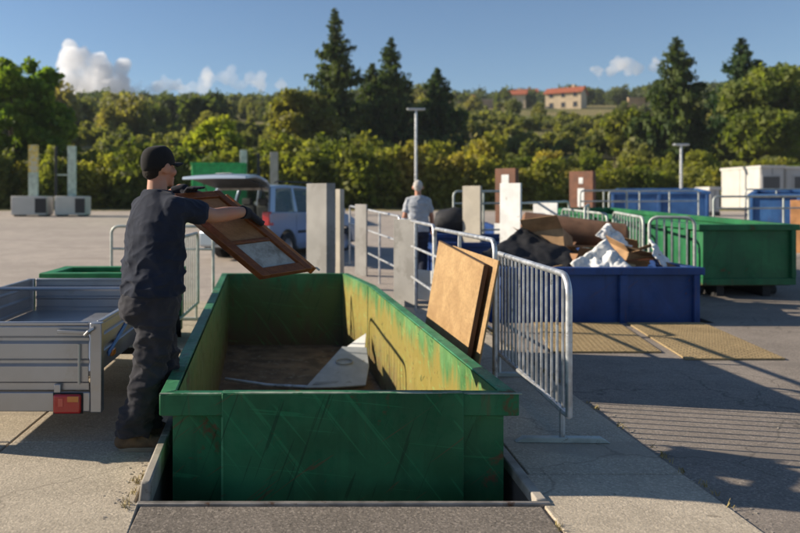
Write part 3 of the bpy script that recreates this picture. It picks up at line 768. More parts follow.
M['plast_d'] = simple('grey_plastic_ridge', (0.3, 0.32, 0.34), 0.5, 0, 0.1)
bent_panel()
m = MB(); m.tube([(-0.86, 8.2, -0.47), (-0.4, 8.05, -0.5), (0.05, 8.0, -0.508)], 0.018, 8)
tag(m.build('metal_tube', M['gal']), 'thin grey metal tube lying on the floor of the green skip', 'tube')

# ------------------------------------------------------------------ crowd barriers and railings
def round_frame(p0, p1, z0, z1, r, up=V(0, 0, 1), n=5):
    """closed path of an upright frame with round top corners"""
    p0, p1 = Vector(p0), Vector(p1); d = (p1-p0); ln = d.length; d.normalize(); path = []
    path += [p0+up*z0, p0+up*(z1-r)]
    for k in range(1, n): a = math.pi/2*k/n; path.append(p0+d*(r-r*math.cos(a))+up*(z1-r+r*math.sin(a)))
    path += [p0+d*r+up*z1, p1-d*r+up*z1]
    for k in range(1, n): a = math.pi/2*k/n; path.append(p1-d*(r-r*math.sin(a))+up*(z1-r+r*math.cos(a)))
    path += [p1+up*(z1-r), p1+up*z0]
    return path
def crowd_barrier(p0, p1, label, h=1.05, nb=14, mat='gal', group=None, foot=0.28, rb=0.0065, rf=0.019, ground=None):
    g0 = th(*p0) if ground is None else ground; g1 = th(*p1) if ground is None else ground
    P0, P1 = V(p0[0], p0[1], g0), V(p1[0], p1[1], g1)
    t = thing('crowd_barrier', label, 'barrier', tuple((P0+P1)/2), 0, group)
    d = (P1-P0).normalized(); sd_ = Vector((d.y, -d.x, 0)).normalized()
    m = MB(); m.tube(round_frame(P0, P1, 0.2, h, 0.12), rf, 8); m.build('frame', M[mat], t, ang=60)
    m = MB(); m.tube([P0+V(0, 0, 0.205), P1+V(0, 0, 0.205)], rf*0.95, 8); m.build('bottom_rail', M[mat], t)
    for q in (P0+d*0.13, P1-d*0.13): m = MB(); m.tube([q+V(0, 0, 0.02), q+V(0, 0, 0.2)], rf*0.85, 8); m.build('leg', M[mat], t)
    ln = (P1-P0).length
    for k in range(nb):
        q = P0.lerp(P1, (k+1)/(nb+1)); top = h-0.004
        x = min((q-P0).length, (P1-q).length)
        if x < 0.12: top = h-0.12+math.sqrt(max(0, 0.12**2-(0.12-x)**2))
        m = MB(); m.tube([q+V(0, 0, 0.2), q+V(0, 0, top)], rb, 6, cap=False); m.build('bar', M[mat], t)
    for P in (P0+d*0.13, P1-d*0.13):
        z = 0.012
        m = MB(); pa = [(-foot, 0.013), (-foot*0.82, 0.045), (foot*0.82, 0.045), (foot, 0.013)]
        m.hexa([P+sd_*pa[0][0]-d*0.024+V(0,0,z+.001), P+sd_*pa[3][0]-d*0.024+V(0,0,z+.001), P+sd_*pa[3][0]+d*0.024+V(0,0,z+.001), P+sd_*pa[0][0]+d*0.024+V(0,0,z+.001),
                P+sd_*pa[1][0]-d*0.024+V(0,0,pa[1][1]), P+sd_*pa[2][0]-d*0.024+V(0,0,pa[1][1]), P+sd_*pa[2][0]+d*0.024+V(0,0,pa[1][1]), P+sd_*pa[1][0]+d*0.024+V(0,0,pa[1][1])])
        m.build('foot', M['gal_old'], t, bevel=0.004)
    for P, s in ((P1, 1),):
        m = MB(); m.tube([P+V(0,0,0.75), P+d*0.05+V(0,0,0.75), P+d*0.05+V(0,0,0.68)], 0.006, 6); m.build('hook', M[mat], t)
    return t
def railing(pts, label, h=1.14, levels=(0.82, 0.45), mat='gal', posts=4, r=0.021, group=None, name='tube_railing', curve_end=True, gate=False):
    """posts along a line of ground points, tube rails; the ends turn down in a curve"""
    P = [V(x, y, th(x, y)) for x, y in pts]
    t = thing(name, label, 'railing', tuple(P[0]), 0, group)
    for s in range(len(P)-1):
        a, b = P[s], P[s+1]; d = (b-a).normalized()
        m = MB(); m.tube(round_frame(a, b, 0.0, h, 0.1), r, 8); m.build('frame', M[mat], t, ang=60)
        for lv in levels:
            m = MB(); m.tube([a+V(0,0,lv), b+V(0,0,lv)], r*0.8, 8); m.build('rail', M[mat], t)
        for k in range(1, posts):
            q = a.lerp(b, k/posts); m = MB(); m.tube([q, q+V(0, 0, h-0.005)], r*0.85, 8); m.build('post', M[mat], t)
    return t
crowd_barrier((1.535, 4.42), (1.60, 6.38), 'galvanised crowd barrier with upright bars beside the plywood boards', 1.02, 16, rb=0.0085, rf=0.021)
railing([(1.5, 6.0), (1.46, 8.55)], 'galvanised tube railing that the plywood boards lean on', 1.14, (0.83, 0.42), posts=2)
railing([(1.46, 8.6), (1.43, 11.3)], 'galvanised tube railing with the wide grey board fixed to it', 1.17, (0.83, 0.42), posts=2)
railing([(1.42, 11.35), (0.92, 15.6)], 'galvanised tube railing running on behind the green skip', 1.2, (0.83, 0.42), posts=3)
crowd_barrier((-1.34, 7.1), (-1.31, 9.3), 'weathered crowd barrier standing along the green skip behind the man', 1.06, 14, 'gal_old')
railing([(-2.66, 10.45), (-1.25, 10.35)], 'low two rail tube gate behind the trailer', 1.1, (0.79,), 'gal_old', posts=1, name='tube_gate')
# boards leaning on the railing
def lean_board(y0, y1, xb, zb, xt, zt, tilt, thick, mat, label, edge):
    t = thing('plywood_board', label, 'board', (xb, (y0+y1)/2, 0))
    a, b = V(xb, y0, zb), V(xb-0.03, y1, zb); c, d = V(xt-0.04, y1, zt+tilt), V(xt, y0, zt)
    n_ = (b-a).cross(d-a).normalized()
    if n_.x < 0: n_ = -n_
    m = MB(); m.prism([a, b, c, d], n_*thick); m.build('sheet', mat, t, bevel=0.002)
    if edge:
        e = MB(); e.prism([a+(b-a).normalized()*-0.004, a, d, d+(b-a).normalized()*-0.004], n_*thick); e.build('edge_band', M['ply_edge'], t)
        e = MB(); u = V(0, 0, 0.004); e.prism([d+u, c+u, c+u*2.2, d+u*2.2], n_*thick); e.build('edge_band', M['ply_edge'], t)
    return t
lean_board(5.78, 7.5, 1.18, 0.013, 1.36, 0.965, 0.09, 0.035, M['ply'], 'tan plywood board leaning in front, dark edge, beside the green skip', True)
lean_board(5.66, 7.2, 1.245, 0.013, 1.44, 1.01, 0.02, 0.015, M['ply'], 'thinner pale board leaning behind the thick plywood board', False)
# flat boards fixed to the railing
def post_board(x, y, wd, tk, h, rz, mat, label, group=None, name='bay_marker_board', z0=0.0, marks=None, side=None):
    t = thing(name, label, 'board', (x, y, th(x, y)+z0), rz, group, world=False)
    m = MB(); m.box(-wd/2, wd/2, -tk/2, tk/2, 0, h); m.build('panel', mat, t, bevel=0.006)
    if side: m = MB(); m.box(wd/2+0.001, wd/2+0.02, -tk/2, tk/2, 0, h); m.build('side_strip', side, t)
    if marks:
        for (mx0, mx1, mz0, mz1) in marks:
            m = MB(); m.box(mx0, mx1, -tk/2-0.006, -tk/2-0.002, mz0, mz1); m.build('painted_mark', M['white'], t, bevel=min(mx1-mx0, mz1-mz0)*0.3, seg=3)
    return t
post_board(1.37, 10.35, 0.42, 0.03, 1.2, R(-50), M['panel_grey'], 'wide pale grey board fixed upright to the tube railing')
post_board(1.02, 13.8, 0.3, 0.03, 1.3, R(-50), M['panel_grey'], 'narrow grey board on the railing behind the green skip corner')
post_board(0.23, 11.1, 0.45, 0.17, 1.7, R(-50), M['panel_grey'], 'tall grey square pillar behind the green skip, beside the car', name='bay_pillar')
post_board(0.56, 12.2, 0.1, 0.1, 1.6, R(-45), M['panel_pale'], 'slim pale post next to the tall grey pillar', name='bay_post')
post_board(1.62, 10.7, 0.45, 0.012, 0.42, R(-50), M['white'], 'small white sheet standing against the tube railing', name='white_sheet', z0=0.06)
post_board(3.3, 15.0, 0.42, 0.06, 1.62, R(-48), M['panel_pale'], 'pale marker pillar with a worn face beside the two rail fence', name='bay_pillar')
post_board(4.78, 18.0, 0.55, 0.14, 2.0, R(-48), M['brown'], 'brown marker pillar standing behind a white one', name='bay_pillar', marks=[(-0.1, 0.1, 1.6, 1.85)])
post_board(3.83, 14.15, 0.44, 0.05, 1.68, R(-48), M['white'], 'white marker pillar in front of the brown one', name='bay_pillar')
post_board(7.3, 20.0, 0.66, 0.16, 1.95, R(-48), M['brown'], 'brown marker pillar with white symbols by the green container', name='bay_pillar', marks=[(-0.06, 0.06, 1.62, 1.78), (-0.09, 0.09, 1.02, 1.5), (-0.07, 0.07, 0.86, 0.96)])
post_board(11.72, 18.0, 0.36, 0.2, 1.25, R(-40), M['orange'] if 'orange' in M else M['card'], 'orange marker pillar by the end of the big green container', name='bay_pillar')
# fences of the far bays
for a, b, h, lv, ps, lb in (
    ((3.05, 15.6), (4.35, 15.9), 1.5, (1.25, 0.7), 2, 'two rail fence between the pale pillar and the white pillar'),
    ((4.0, 14.3), (5.35, 15.4), 1.3, (1.02, 0.55), 2, 'tube fence beside the white pillar, over the rubbish heap'),
    ((4.75, 12.9), (5.3, 14.2), 1.28, (1.0, 0.55), 1, 'short tube fence at the corner of the big green container'),
    ((6.95, 19.2), (8.3, 19.6), 1.45, (1.18, 0.6), 2, 'tube fence around the brown pillar with white symbols'),
    ((8.6, 21.5), (11.5, 22.2), 1.4, (1.1, 0.6), 3, 'long tube fence in front of the far blue skip'),
    ((9.3, 17.3), (12.8, 17.8), 1.35, (1.08, 0.6), 4, 'long tube fence behind the big green container'),
    ((14.2, 24.5), (17.5, 25.0), 1.4, (1.1, 0.6), 3, 'tube fence in front of the white cabins')):
    railing([a, b], lb, h, lv, 'gal_old', ps, 0.024)
crowd_barrier((5.12, 11.5), (5.4, 13.3), 'crowd barrier at the left flank of the big green container', 1.18, 9, 'gal_old', rb=0.012, rf=0.024)
crowd_barrier((5.12, 11.3), (5.70, 11.12), 'narrow upright barrier between rubbish heap and the big green container', 1.2, 5, 'gal_old', rb=0.014, rf=0.024)
crowd_barrier((5.33, 13.4), (5.28, 15.6), 'rear crowd barrier along the big green container', 1.14, 10, 'gal_old', rb=0.012, rf=0.024)

# ------------------------------------------------------------------ other skips and containers
def open_skip(name, label, cat, loc, rz, wd, ln, h, mat, mat_in, zf=0.08, posts=(0.5,), ribs=7, slope=0.0, feet=True, group=None, rim=0.09):
    t = thing(name, label, cat, loc, rz, group, world=False); a = wd/2; T = 0.035
    def zz(y): return slope*y
    def bar(nm, x0, x1, y0, y1, z0, z1, mt, bev=0.008, par=t):
        m = MB(); m.hexa([(x0,y0,z0+zz(y0)),(x1,y0,z0+zz(y0)),(x1,y1,z0+zz(y1)),(x0,y1,z0+zz(y1)),(x0,y0,z1+zz(y0)),(x1,y0,z1+zz(y0)),(x1,y1,z1+zz(y1)),(x0,y1,z1+zz(y1))]); return m.build(nm, mt, par, bevel=bev)
    bar('front_wall', -a, a, 0, T, zf, h-rim, mat); bar('back_wall', -a, a, ln-T, ln, zf, h-rim, mat)
    bar('side_wall', -a, -a+T, T+0.001, ln-T-0.001, zf, h-rim, mat); bar('side_wall', a-T, a, T+0.001, ln-T-0.001, zf, h-rim, mat)
    bar('floor', -a+T+.001, a-T-.001, T+.001, ln-T-.001, zf-0.02, zf+0.04, mat_in)
    bar('rim', -a-0.06, a+0.06, -0.06, T+0.03, h-rim+.001, h, mat); bar('rim', -a-0.06, a+0.06, ln-T-0.03, ln+0.06, h-rim+.001, h, mat)
    bar('rim', -a-0.06, -a+T+0.03, T+0.031, ln-T-0.031, h-rim+.001, h-0.002, mat); bar('rim', a-T-0.03, a+0.06, T+0.031, ln-T-0.031, h-rim+.001, h-0.002, mat)
    bar('bottom_beam', -a, a, -0.05, -0.001, zf, zf+0.1, mat)
    for f in posts: x = -a+wd*f; bar('front_post', x-0.05, x+0.05, -0.055, -0.001, zf+0.101, h-rim, mat)
    for s in (-1, 1): bar('front_post', s*a-0.07 if s > 0 else -a, a if s > 0 else -a+0.07, -0.057, -0.001, zf+0.101, h-rim, mat)
    for k in range(ribs):
        y = ln*(k+0.5)/ribs
        for s in (-1, 1): bar('rib', *( (-a-0.05, -a-0.001) if s < 0 else (a+0.001, a+0.05)), y-0.05, y+0.05, zf, h-rim, mat)
    if feet:
        for s in (-1, 1): bar('runner', s*a*0.5-0.06, s*a*0.5+0.06, 0.1, ln-0.1, 0.0, zf-0.021, M['dark'])
        for s in (-1, 1):
            for y in (0.35, ln-0.4):
                m = MB(); m.lathe([(0, -0.07), (0.07, -0.07), (0.08, -0.05), (0.08, 0.05), (0.07, 0.07), (0, 0.07)], (s*a*0.8, y, 0.08+zz(y)), (1, 0, 0), 14); m.build('roller', M['dark'], t)
    return t
open_skip('blue_skip', 'low blue skip heaped with rubbish, sunk behind the tread plates', 'skip', (3.54, 9.17, -0.5), 0, 2.4, 5.4, 1.15, M['blue'], M['skip_floor'], posts=(0.62,))
open_skip('blue_skip', 'dark blue skip behind the plywood boards and tube railing', 'skip', (3.35, 15.2, th(3.35, 15.2)), R(-4), 1.8, 4.0, 0.66, M['blue'], M['skip_floor'], slope=0.03, zf=0.1)
gc = open_skip('green_container', 'big green container with dark front end and lit ribbed flank', 'container', (6.59, 11.32, 0.0), R(2), 1.42, 6.2, 1.1, M['green2'], M['skip_floor'], zf=0.2, posts=(), ribs=9, slope=0.03)
m = MB(); m.box(-0.765, -0.762, 3.2, 4.0, 0.55, 0.95); m.build('faded_sign', M['rust_sign'], gc, bevel=0.001)
open_skip('blue_skip', 'bright blue skip behind the fence, beyond the big green container', 'skip', (11.0, 23.6, th(0, 23.6)), R(-24), 2.7, 6, 1.35, M['blue2'], M['skip_floor'], slope=0.03, ribs=8)
open_skip('blue_skip', 'bright blue container at the foot of the white cabins', 'skip', (12.75, 19.6, th(0, 19.6)), R(-32), 2.2, 6, 1.36, M['blue2'], M['skip_floor'], slope=0.03, ribs=8)
open_skip('green_container', 'tall bright green container behind the open tailgate of the car', 'container', (-3.3, 29, th(0, 29)), R(4), 2.0, 5, 2.35, M['green_b'], M['skip_floor'], slope=0.03)
open_skip('green_box', 'low green open box behind the trailer with an orange stain inside', 'box', (-1.98, 7.62, 0.012), 0, 1.22, 0.72, 0.72, M['green_o'], M['green_o'], zf=0.06, feet=False, ribs=2, rim=0.05)

# rubbish heap on the blue skip
def crumple(name, c, r, mat, label, cat, seed, sq=(1, 1, 1), amp=0.35):
    bm = bmesh.new(); bmesh.ops.create_icosphere(bm, subdivisions=3, radius=1.0)
    for v in bm.verts:
        n_ = mnoise.fractal(v.co*1.3+Vector((seed*3.1, 0, 0)), 0.8, 2.0, 4)
        f = 1+amp*n_+0.12*abs(mnoise.noise(v.co*4+Vector((seed, 0, 0))))
        v.co = Vector((v.co.x*r*sq[0]*f, v.co.y*r*sq[1]*f, v.co.z*r*sq[2]*f))
    lo = min(v.co.z for v in bm.verts)
    for v in bm.verts: v.co.z -= lo
    me = bpy.data.meshes.new(name); bm.to_mesh(me); bm.free(); me.shade_smooth(); me.set_sharp_from_angle(angle=R(28))
    o = link(name, me, mat); o.location = c; return tag(o, label, cat)
M['mattress'] = simple('old_brown_fabric', (0.16, 0.085, 0.05), 0.95, 0, 0.3, 5, 0.3)
M['heap'] = simple('mixed_rubbish', (0.2, 0.15, 0.11), 0.9, 0, 0.6, 7, 0.5, 30, dirt=(0.06, 0.05, 0.045), dthr=0.5)
crumple('rubbish_heap', (3.52, 11.75, -0.45), 1.05, M['heap'], 'brown heap of mixed rubbish filling the blue skip', 'rubbish', 4, (0.92, 1.75, 0.56), 0.12)
def open_box(c, s, rz, tilt, label):
    t = thing('cardboard_box', label, 'box', c, 0, 'boxes on the rubbish heap', world=False); t.rotation_euler = (tilt, tilt*0.6, rz)
    a, b, h = s; T = 0.012
    m = MB(); m.box(-a, a, -b, -b+T, 0, h); m.box(-a, a, b-T, b, 0, h); m.box(-a, -a+T, -b+T, b-T, 0, h); m.box(a-T, a, -b+T, b-T, 0, h); m.box(-a+T, a-T, -b+T, b-T, 0.002, T); m.build('carton', M['card'], t)
    f = MB(); f.prism([(-a, -b, h), (a, -b, h), (a*0.95, -b*1.7, h+b*0.45), (-a*0.95, -b*1.7, h+b*0.45)], (0, 0, 0.006)); f.build('flap', M['card'], t)
    f = MB(); f.prism([(-a, -b, h), (-a, b, h), (-a*1.6, b*0.95, h+a*0.4), (-a*1.6, -b*0.95, h+a*0.4)], (0, 0, 0.006)); f.build('flap', M['card'], t)
open_box((4.15, 9.95, 0.55), (0.2, 0.18, 0.28), R(25), R(18), 'open tan carton between the white sheets on the rubbish heap')
open_box((3.42, 10.6, 0.72), (0.26, 0.3, 0.26), R(-30), R(-14), 'torn brown carton at the end of the rolled mattress')
open_box((4.55, 10.9, 0.58), (0.25, 0.2, 0.22), R(60), R(10), 'half sunk carton at the right end of the rubbish heap')
def crumpled_sheet(c, wd, ln, rz, rx, mat, label, cat, seed, name, amp=0.08):
    n = 26; vs = []
    for j in range(n+1):
        for i in range(n+1):
            u, v = i/n-0.5, j/n-0.5; vs.append((u*wd*0.78-v*ln*0.62, v*ln*0.78+u*wd*0.62, amp*mnoise.fractal(Vector((u*3, v*3, seed)), 0.8, 2, 3)+amp*0.12*abs(mnoise.noise(Vector((u*9, v*9, seed))))))
    m = MB(); m.add(vs, [(j*(n+1)+i, j*(n+1)+i+1, (j+1)*(n+1)+i+1, (j+1)*(n+1)+i) for j in range(n) for i in range(n)])
    o = m.build(name, mat, ang=50); o.location = c; o.rotation_euler = (rx, 0, rz)
    s = o.modifiers.new('s', 'SOLIDIFY'); s.thickness = 0.006; return tag(o, label, cat)
crumpled_sheet((3.75, 9.62, 0.62), 0.55, 0.5, R(-20), R(62), M['white'], 'crumpled white sack on the front of the rubbish heap', 'sack', 1.2, 'white_sack', 0.09)
crumpled_sheet((4.62, 9.7, 0.66), 0.42, 0.6, R(55), R(55), M['white'], 'bent white sheet sticking out at the right end of the heap', 'sheet', 3.4, 'white_sheet', 0.06)
crumpled_sheet((4.2, 10.3, 0.92), 0.3, 0.45, R(10), R(60), M['white'], 'small white wrapping on top of the rubbish heap', 'sheet', 5.4, 'white_wrapping', 0.08)
crumpled_sheet((2.95, 9.95, 0.72), 1.05, 0.9, R(8), R(32), M['dark'], 'black plastic tarp over the left end of the rubbish heap', 'tarp', 7.4, 'black_tarp', 0.05)
rj = random.Random(21)
for i in range(26):
    x, y = rj.uniform(2.75, 4.6), rj.uniform(9.45, 11.6); z = 0.42+0.28*(y-9.4)/1.6+rj.uniform(0, 0.12)
    k = rj.randrange(4); mt = (M['card'], M['oak'], M['mattress'], M['ply'])[k]
    m = MB(); w_, l_, t_ = rj.uniform(0.12, 0.3), rj.uniform(0.2, 0.45), rj.choice((0.012, 0.02, 0.05))
    m.box(-w_/2, w_/2, -l_/2, l_/2, -t_/2, t_/2)
    o = m.build('broken_board', mt, bevel=0.004); o.location = (x, y, z); o.rotation_euler = (rj.uniform(0.1, 1.2), rj.uniform(-0.6, 0.6), rj.uniform(0, 6.28))
    tag(o, ('torn cardboard piece', 'dark broken wood piece', 'brown padded scrap', 'pale broken board piece')[k]+' lying loose in the blue skip heap', 'scrap', 'loose scraps in the blue skip')
m = MB(); m.lathe([(0, -0.75), (0.14, -0.74), (0.2, -0.7), (0.205, 0), (0.2, 0.7), (0.14, 0.74), (0, 0.75)], (0, 0, 0), (1, -0.1, -0.06), 18)
o = m.build('rolled_mattress', M['mattress'], ang=50); o.location = (3.95, 11.2, 1.0); o.rotation_euler = (0, 0.06, R(-12)); tag(o, 'brown rolled mattress lying on top of the rubbish heap', 'mattress')
for i, (a, b, lb) in enumerate((((3.3, 10.3, 0.85), (4.9, 11.2, 0.75), 'long dark plank sloping down the rubbish heap'), ((4.1, 9.8, 0.86), (5.0, 10.6, 0.62), 'pale short plank by the bent white sheet'), ((3.5, 9.9, 0.62), (4.4, 9.6, 0.72), 'brown batten across the front of the heap'))):
    m = MB(); m.beam(a, b, 0.14, 0.025); tag(m.build('wooden_plank', (M['oak'], M['card'], M['varnish'])[i], bevel=0.003), lb, 'plank', 'planks on the rubbish heap')
post_board(4.62, 14.6, 0.5, 0.03, 1.3, R(-45), M['white'], 'white board leaning behind the tube fence near the green container', name='white_sheet')
post_board(4.35, 16.2, 0.7, 0.03, 0.8, R(-45), M['white'], 'low white board behind the white pillar fence', name='white_sheet')
crumple('rubbish_bag', (3.05, 15.5, 0.7), 0.34, M['dark'], 'black rubbish bag on the dark blue skip', 'bag', 9, (1.2, 1, 0.85), 0.2)

# ------------------------------------------------------------------ trailer
def trailer():
    X0, X1, Y0, Y1, ZB, ZT = -2.56, -1.25, 4.57, 7.1, 0.43, 0.73
    t = thing('box_trailer', 'galvanised box trailer with red tail light, parked beside the man', 'trailer', ((X0+X1)/2, 5.8, 0.012))
    def sheet(name, a, b, z0, z1, out, par, mat='zinc'):
        """ribbed board between plan points a, b"""
        a, b, out = Vector((*a, 0)), Vector((*b, 0)), Vector((*out, 0)); h = z1-z0
        prof = [(0, 0), (0.1, 0), (0.13, 0.014), (0.36, 0.014), (0.4, -0.004), (0.44, -0.004), (0.48, 0.014), (0.7, 0.014), (0.74, -0.004), (0.78, -0.004), (0.82, 0.012), (0.95, 0.012), (1, 0)]
        m = MB(); vs = []
        for f, o in prof: vs += [a+out*o+V(0,0,z0+h*f), b+out*o+V(0,0,z0+h*f)]
        for f, o in prof[::-1]: vs += [a+out*(o-0.012)+V(0,0,z0+h*f), b+out*(o-0.012)+V(0,0,z0+h*f)]
        k = len(vs)//2; m.add(vs, [(2*i, 2*i+1, (2*i+3) % (2*k), (2*i+2) % (2*k)) for i in range(k)])
        m.add([vs[0]], []) if False else None
        s = m.build(name, M[mat], par, ang=25)
        tr = MB(); tr.beam(a+V(0,0,z1), b+V(0,0,z1), 0.03, 0.022); tr.build('top_edge', M['zinc'], s, bevel=0.005); return s
    sheet('tailgate', (X0+0.05, Y0), (X1-0.05, Y0), 0.32, ZT-0.012, (0, -1), t)
    sheet('front_board', (X0+0.05, Y1), (X1-0.05, Y1), ZB, ZT-0.012, (0, 1), t)
    sheet('side_board', (X0, Y0+0.05), (X0, Y1-0.03), ZB, ZT-0.012, (-1, 0), t)
    sheet('side_board', (X1, Y0+0.05), (X1, Y1-0.03), ZB, ZT-0.012, (1, 0), t)
    m = MB(); m.box(X0+0.02, X1-0.02, Y0+0.01, Y1-0.01, ZB-0.03, ZB); m.build('load_floor', M['zinc'], t)
    for x, y in ((X0, Y0), (X1, Y0), (X0, Y1), (X1, Y1)):
        m = MB(); m.box(x-0.035, x+0.035, y-0.03, y+0.03, 0.19 if y == Y0 else ZB-0.05, ZT-0.004); m.build('corner_post', M['zinc'], t, bevel=0.006)
    m = MB(); m.box(X0+0.036, X1-0.036, Y0-0.028, Y0+0.02, 0.195, 0.312); lb = m.build('light_bar', M['zinc'], t, bevel=0.006)
    for x in (-1.415, -2.4):
        m = MB(); m.box(x-0.083, x+0.083, Y0-0.062, Y0-0.029, 0.19, 0.305); lt = m.build('tail_light', M['lamp_red'], t, bevel=0.014, seg=3)
        m = MB(); m.box(x+0.005, x+0.072, Y0-0.066, Y0-0.0625, 0.262, 0.296); m.build('indicator_lens', M['lamp_amber'], lt, bevel=0.0015)
        m = MB(); m.box(x-0.05, x-0.02, Y0-0.066, Y0-0.0625, 0.235, 0.285); m.build('reflector_lens', M['lamp_dark'], lt, bevel=0.0015)
        m = MB(); m.box(x-0.09, x+0.09, Y0-0.035, Y0-0.0285, 0.184, 0.311); m.build('lamp_base', M['dark'], lt, bevel=0.004)
    # latches
    for x in (X1-0.03, X0+0.03):
        s = -1 if x > -2 else 1
        m = MB(); m.beam((x+s*0.2, Y0-0.03, ZT-0.055), (x, Y0-0.035, ZT-0.06), 0.012, 0.022); la = m.build('latch', M['zinc'], t, bevel=0.004)
        m = MB(); m.tube([(x+s*0.03, Y0-0.045, ZT-0.075), (x+s*0.005, Y0-0.06, ZT-0.05), (x-s*0.02, Y0-0.045, ZT-0.035)], 0.011, 8); m.build('latch_hook', M['zinc'], la)
        m = MB(); m.tube([(x+s*0.07, Y0-0.03, 0.36), (x+s*0.07, Y0-0.03, ZT-0.13)], 0.008, 6); m.build('hinge_rod', M['zinc'], t)
        m = MB(); m.box(x+s*0.2-0.02, x+s*0.2+0.02, Y0-0.032, Y0-0.0145, 0.28, 0.36); m.build('hinge', M['zinc'], t, bevel=0.004)
    m = MB(); m.tube([(X0, 6.15, ZT+0.012), (X1, 6.15, ZT+0.012)], 0.017, 8); m.build('cross_bar', M['zinc'], t)
    for x, s in ((X1, 1), (X0, -1)):
        cx = x+s*0.13; w_ = MB(); cy = 5.95
        prof = [(0.1, -0.07), (0.17, -0.08), (0.24, -0.078), (0.262, -0.055), (0.268, 0), (0.262, 0.055), (0.24, 0.078), (0.17, 0.08), (0.1, 0.07), (0.1, -0.07)]
        w_.lathe(prof, (cx, cy, 0.28), (s, 0, 0), 28); wo = w_.build('wheel', M['dark'], t, ang=50)
        r = MB(); r.lathe([(0.0, 0.05), (0.05, 0.055), (0.07, 0.03), (0.12, 0.02), (0.165, 0.05), (0.172, 0.084), (0.165, 0.086), (0.16, 0.06), (0.155, -0.06), (0, -0.06)], (cx, cy, 0.28), (s, 0, 0), 24); r.build('rim', M['zinc'], wo, ang=40)
        f = MB(); vs = []; na = 13
        for k in range(na):
            a = math.pi*(0.06+0.88*k/(na-1)); vs += [V(cx-0.1, cy-0.33*math.cos(a), 0.27+0.33*math.sin(a)), V(cx+0.1, cy-0.33*math.cos(a), 0.27+0.33*math.sin(a))]
        f.add(vs, [(2*k, 2*k+1, 2*k+3, 2*k+2) for k in range(na-1)]); fo = f.build('mudguard', M['dark'], t); sm_ = fo.modifiers.new('s', 'SOLIDIFY'); sm_.thickness = 0.008
        b = MB(); b.beam((x+s*0.006+s*0.015, 4.75, 0.5), (x+s*0.021, 5.55, 0.69), 0.006, 0.03); b.build('painted_reflection', M['reflection'], t)  # bluish reflection on the side board, built as a painted bar
        q = MB(); q.box(x+s*0.02-0.005, x+s*0.02+0.012, 4.82, 4.9, 0.47, 0.51); q.build('side_reflector', M['lamp_amber'], t, bevel=0.003)
    m = MB(); m.beam((X0-0.02, 5.95, 0.28), (X1+0.02, 5.95, 0.28), 0.06, 0.04); m.build('axle', M['dark'], t)
    m = MB(); m.tube([(-1.9, 6.9, 0.26), (-1.9, 8.45, 0.3)], 0.035, 8); m.build('drawbar', M['zinc'], t)
    return t
M['zinc'] = simple('spangled_zinc', (0.42, 0.42, 0.43), 0.38, 0.8, 0.1, 2.2, 0.02, 60, dirt=(0.4, 0.39, 0.38), dthr=0.58, dscale=4)
M['dark_ply'] = simple('dark_plywood', (0.07, 0.05, 0.04), 0.7)
def lens(name, c):
    t = NT(name); t.col(c).rough(0.18, 0, 0.6); t.bump(t.vor(t.pos(), 160), 0.25, 0.003); t.b.inputs['Coat Weight'].default_value = 0.5; return t.m
M['lamp_red'] = lens('red_lens', (0.45, 0.012, 0.012)); M['lamp_amber'] = lens('amber_lens', (0.62, 0.2, 0.03)); M['lamp_dark'] = lens('pale_red_lens', (0.62, 0.09, 0.06))
M['reflection'] = simple('blue_reflection', (0.08, 0.22, 0.5), 0.5)  # colour of the painted reflection on the trailer sides
trailer()

# ------------------------------------------------------------------ dry tufts and grit in the joints of the paving
def tufts():
    rng = np.random.default_rng(77); C, U_, W_ = [], [], []
    def clump(x, y, n, r, h):
        for _ in range(n):
            a = rng.uniform(0, 6.28); hh = h*rng.uniform(0.4, 1.0); C.append((x+rng.normal()*r, y+rng.normal()*r*1.6, 0.012+hh*0.5))
            U_.append((math.cos(a)*0.0025, math.sin(a)*0.0025, 0)); W_.append((rng.normal()*hh*0.25, rng.normal()*hh*0.25, hh*0.5))
    for k in range(34): clump(2.012+rng.normal()*0.006, rng.uniform(3.0, 8.5), int(rng.integers(4, 16)), 0.008, 0.035)
    for k in range(8): clump(1.125+rng.normal()*0.004, rng.uniform(2.9, 3.6), int(rng.integers(4, 10)), 0.006, 0.03)
    for k in range(14): clump(-0.85+rng.normal()*0.012, rng.uniform(3.5, 4.5), int(rng.integers(4, 12)), 0.01, 0.03)
    me = quads_mesh('grass_tufts', np.array(C), np.array(U_), np.array(W_), M['dry'])
    o = link('grass_tufts', me, None, None, 'stuff'); o['label'] = 'dry grass tufts growing in the paving joints'; o['category'] = 'grass'
    # grit: little stones along the kerb and the joint
    m = MB()
    for k in range(255):
        if k < 200: x, y = 2.0+abs(rng.normal())*0.05, rng.uniform(2.9, 8)
        elif k < 240: x, y = -0.86-abs(rng.normal())*0.05, rng.uniform(3.4, 4.5)
        else: x, y = rng.uniform(-1.7, 3.2), rng.uniform(3.0, 5)
        if -0.83 < x < 1.2 and y > 3.55: continue
        s_ = rng.uniform(0.002, 0.007); z = 0.013 if x < 2.0 else 0.001; a = rng.uniform(0, 6.28)
        m.obox((x, y, z+s_*0.25), (math.cos(a)*s_, math.sin(a)*s_, 0), (-math.sin(a)*s_*0.7, math.cos(a)*s_*0.7, 0), (0, 0, s_*0.25))
    o = m.build('grit', M['kerb'], kind='stuff', sm=False); o['label'] = 'small stones and grit scattered along the kerb and joints'; o['category'] = 'gravel'
M['dry'] = simple('dry_grass', (0.3, 0.24, 0.1), 0.9, 0, 0.4, 20, 0)
tufts()
M['cabin'] = simple('cabin_white', (0.52, 0.5, 0.46), 0.6, 0, 0.06, 2, 0.05, dirt=(0.5, 0.46, 0.4), dthr=0.62, dscale=2)
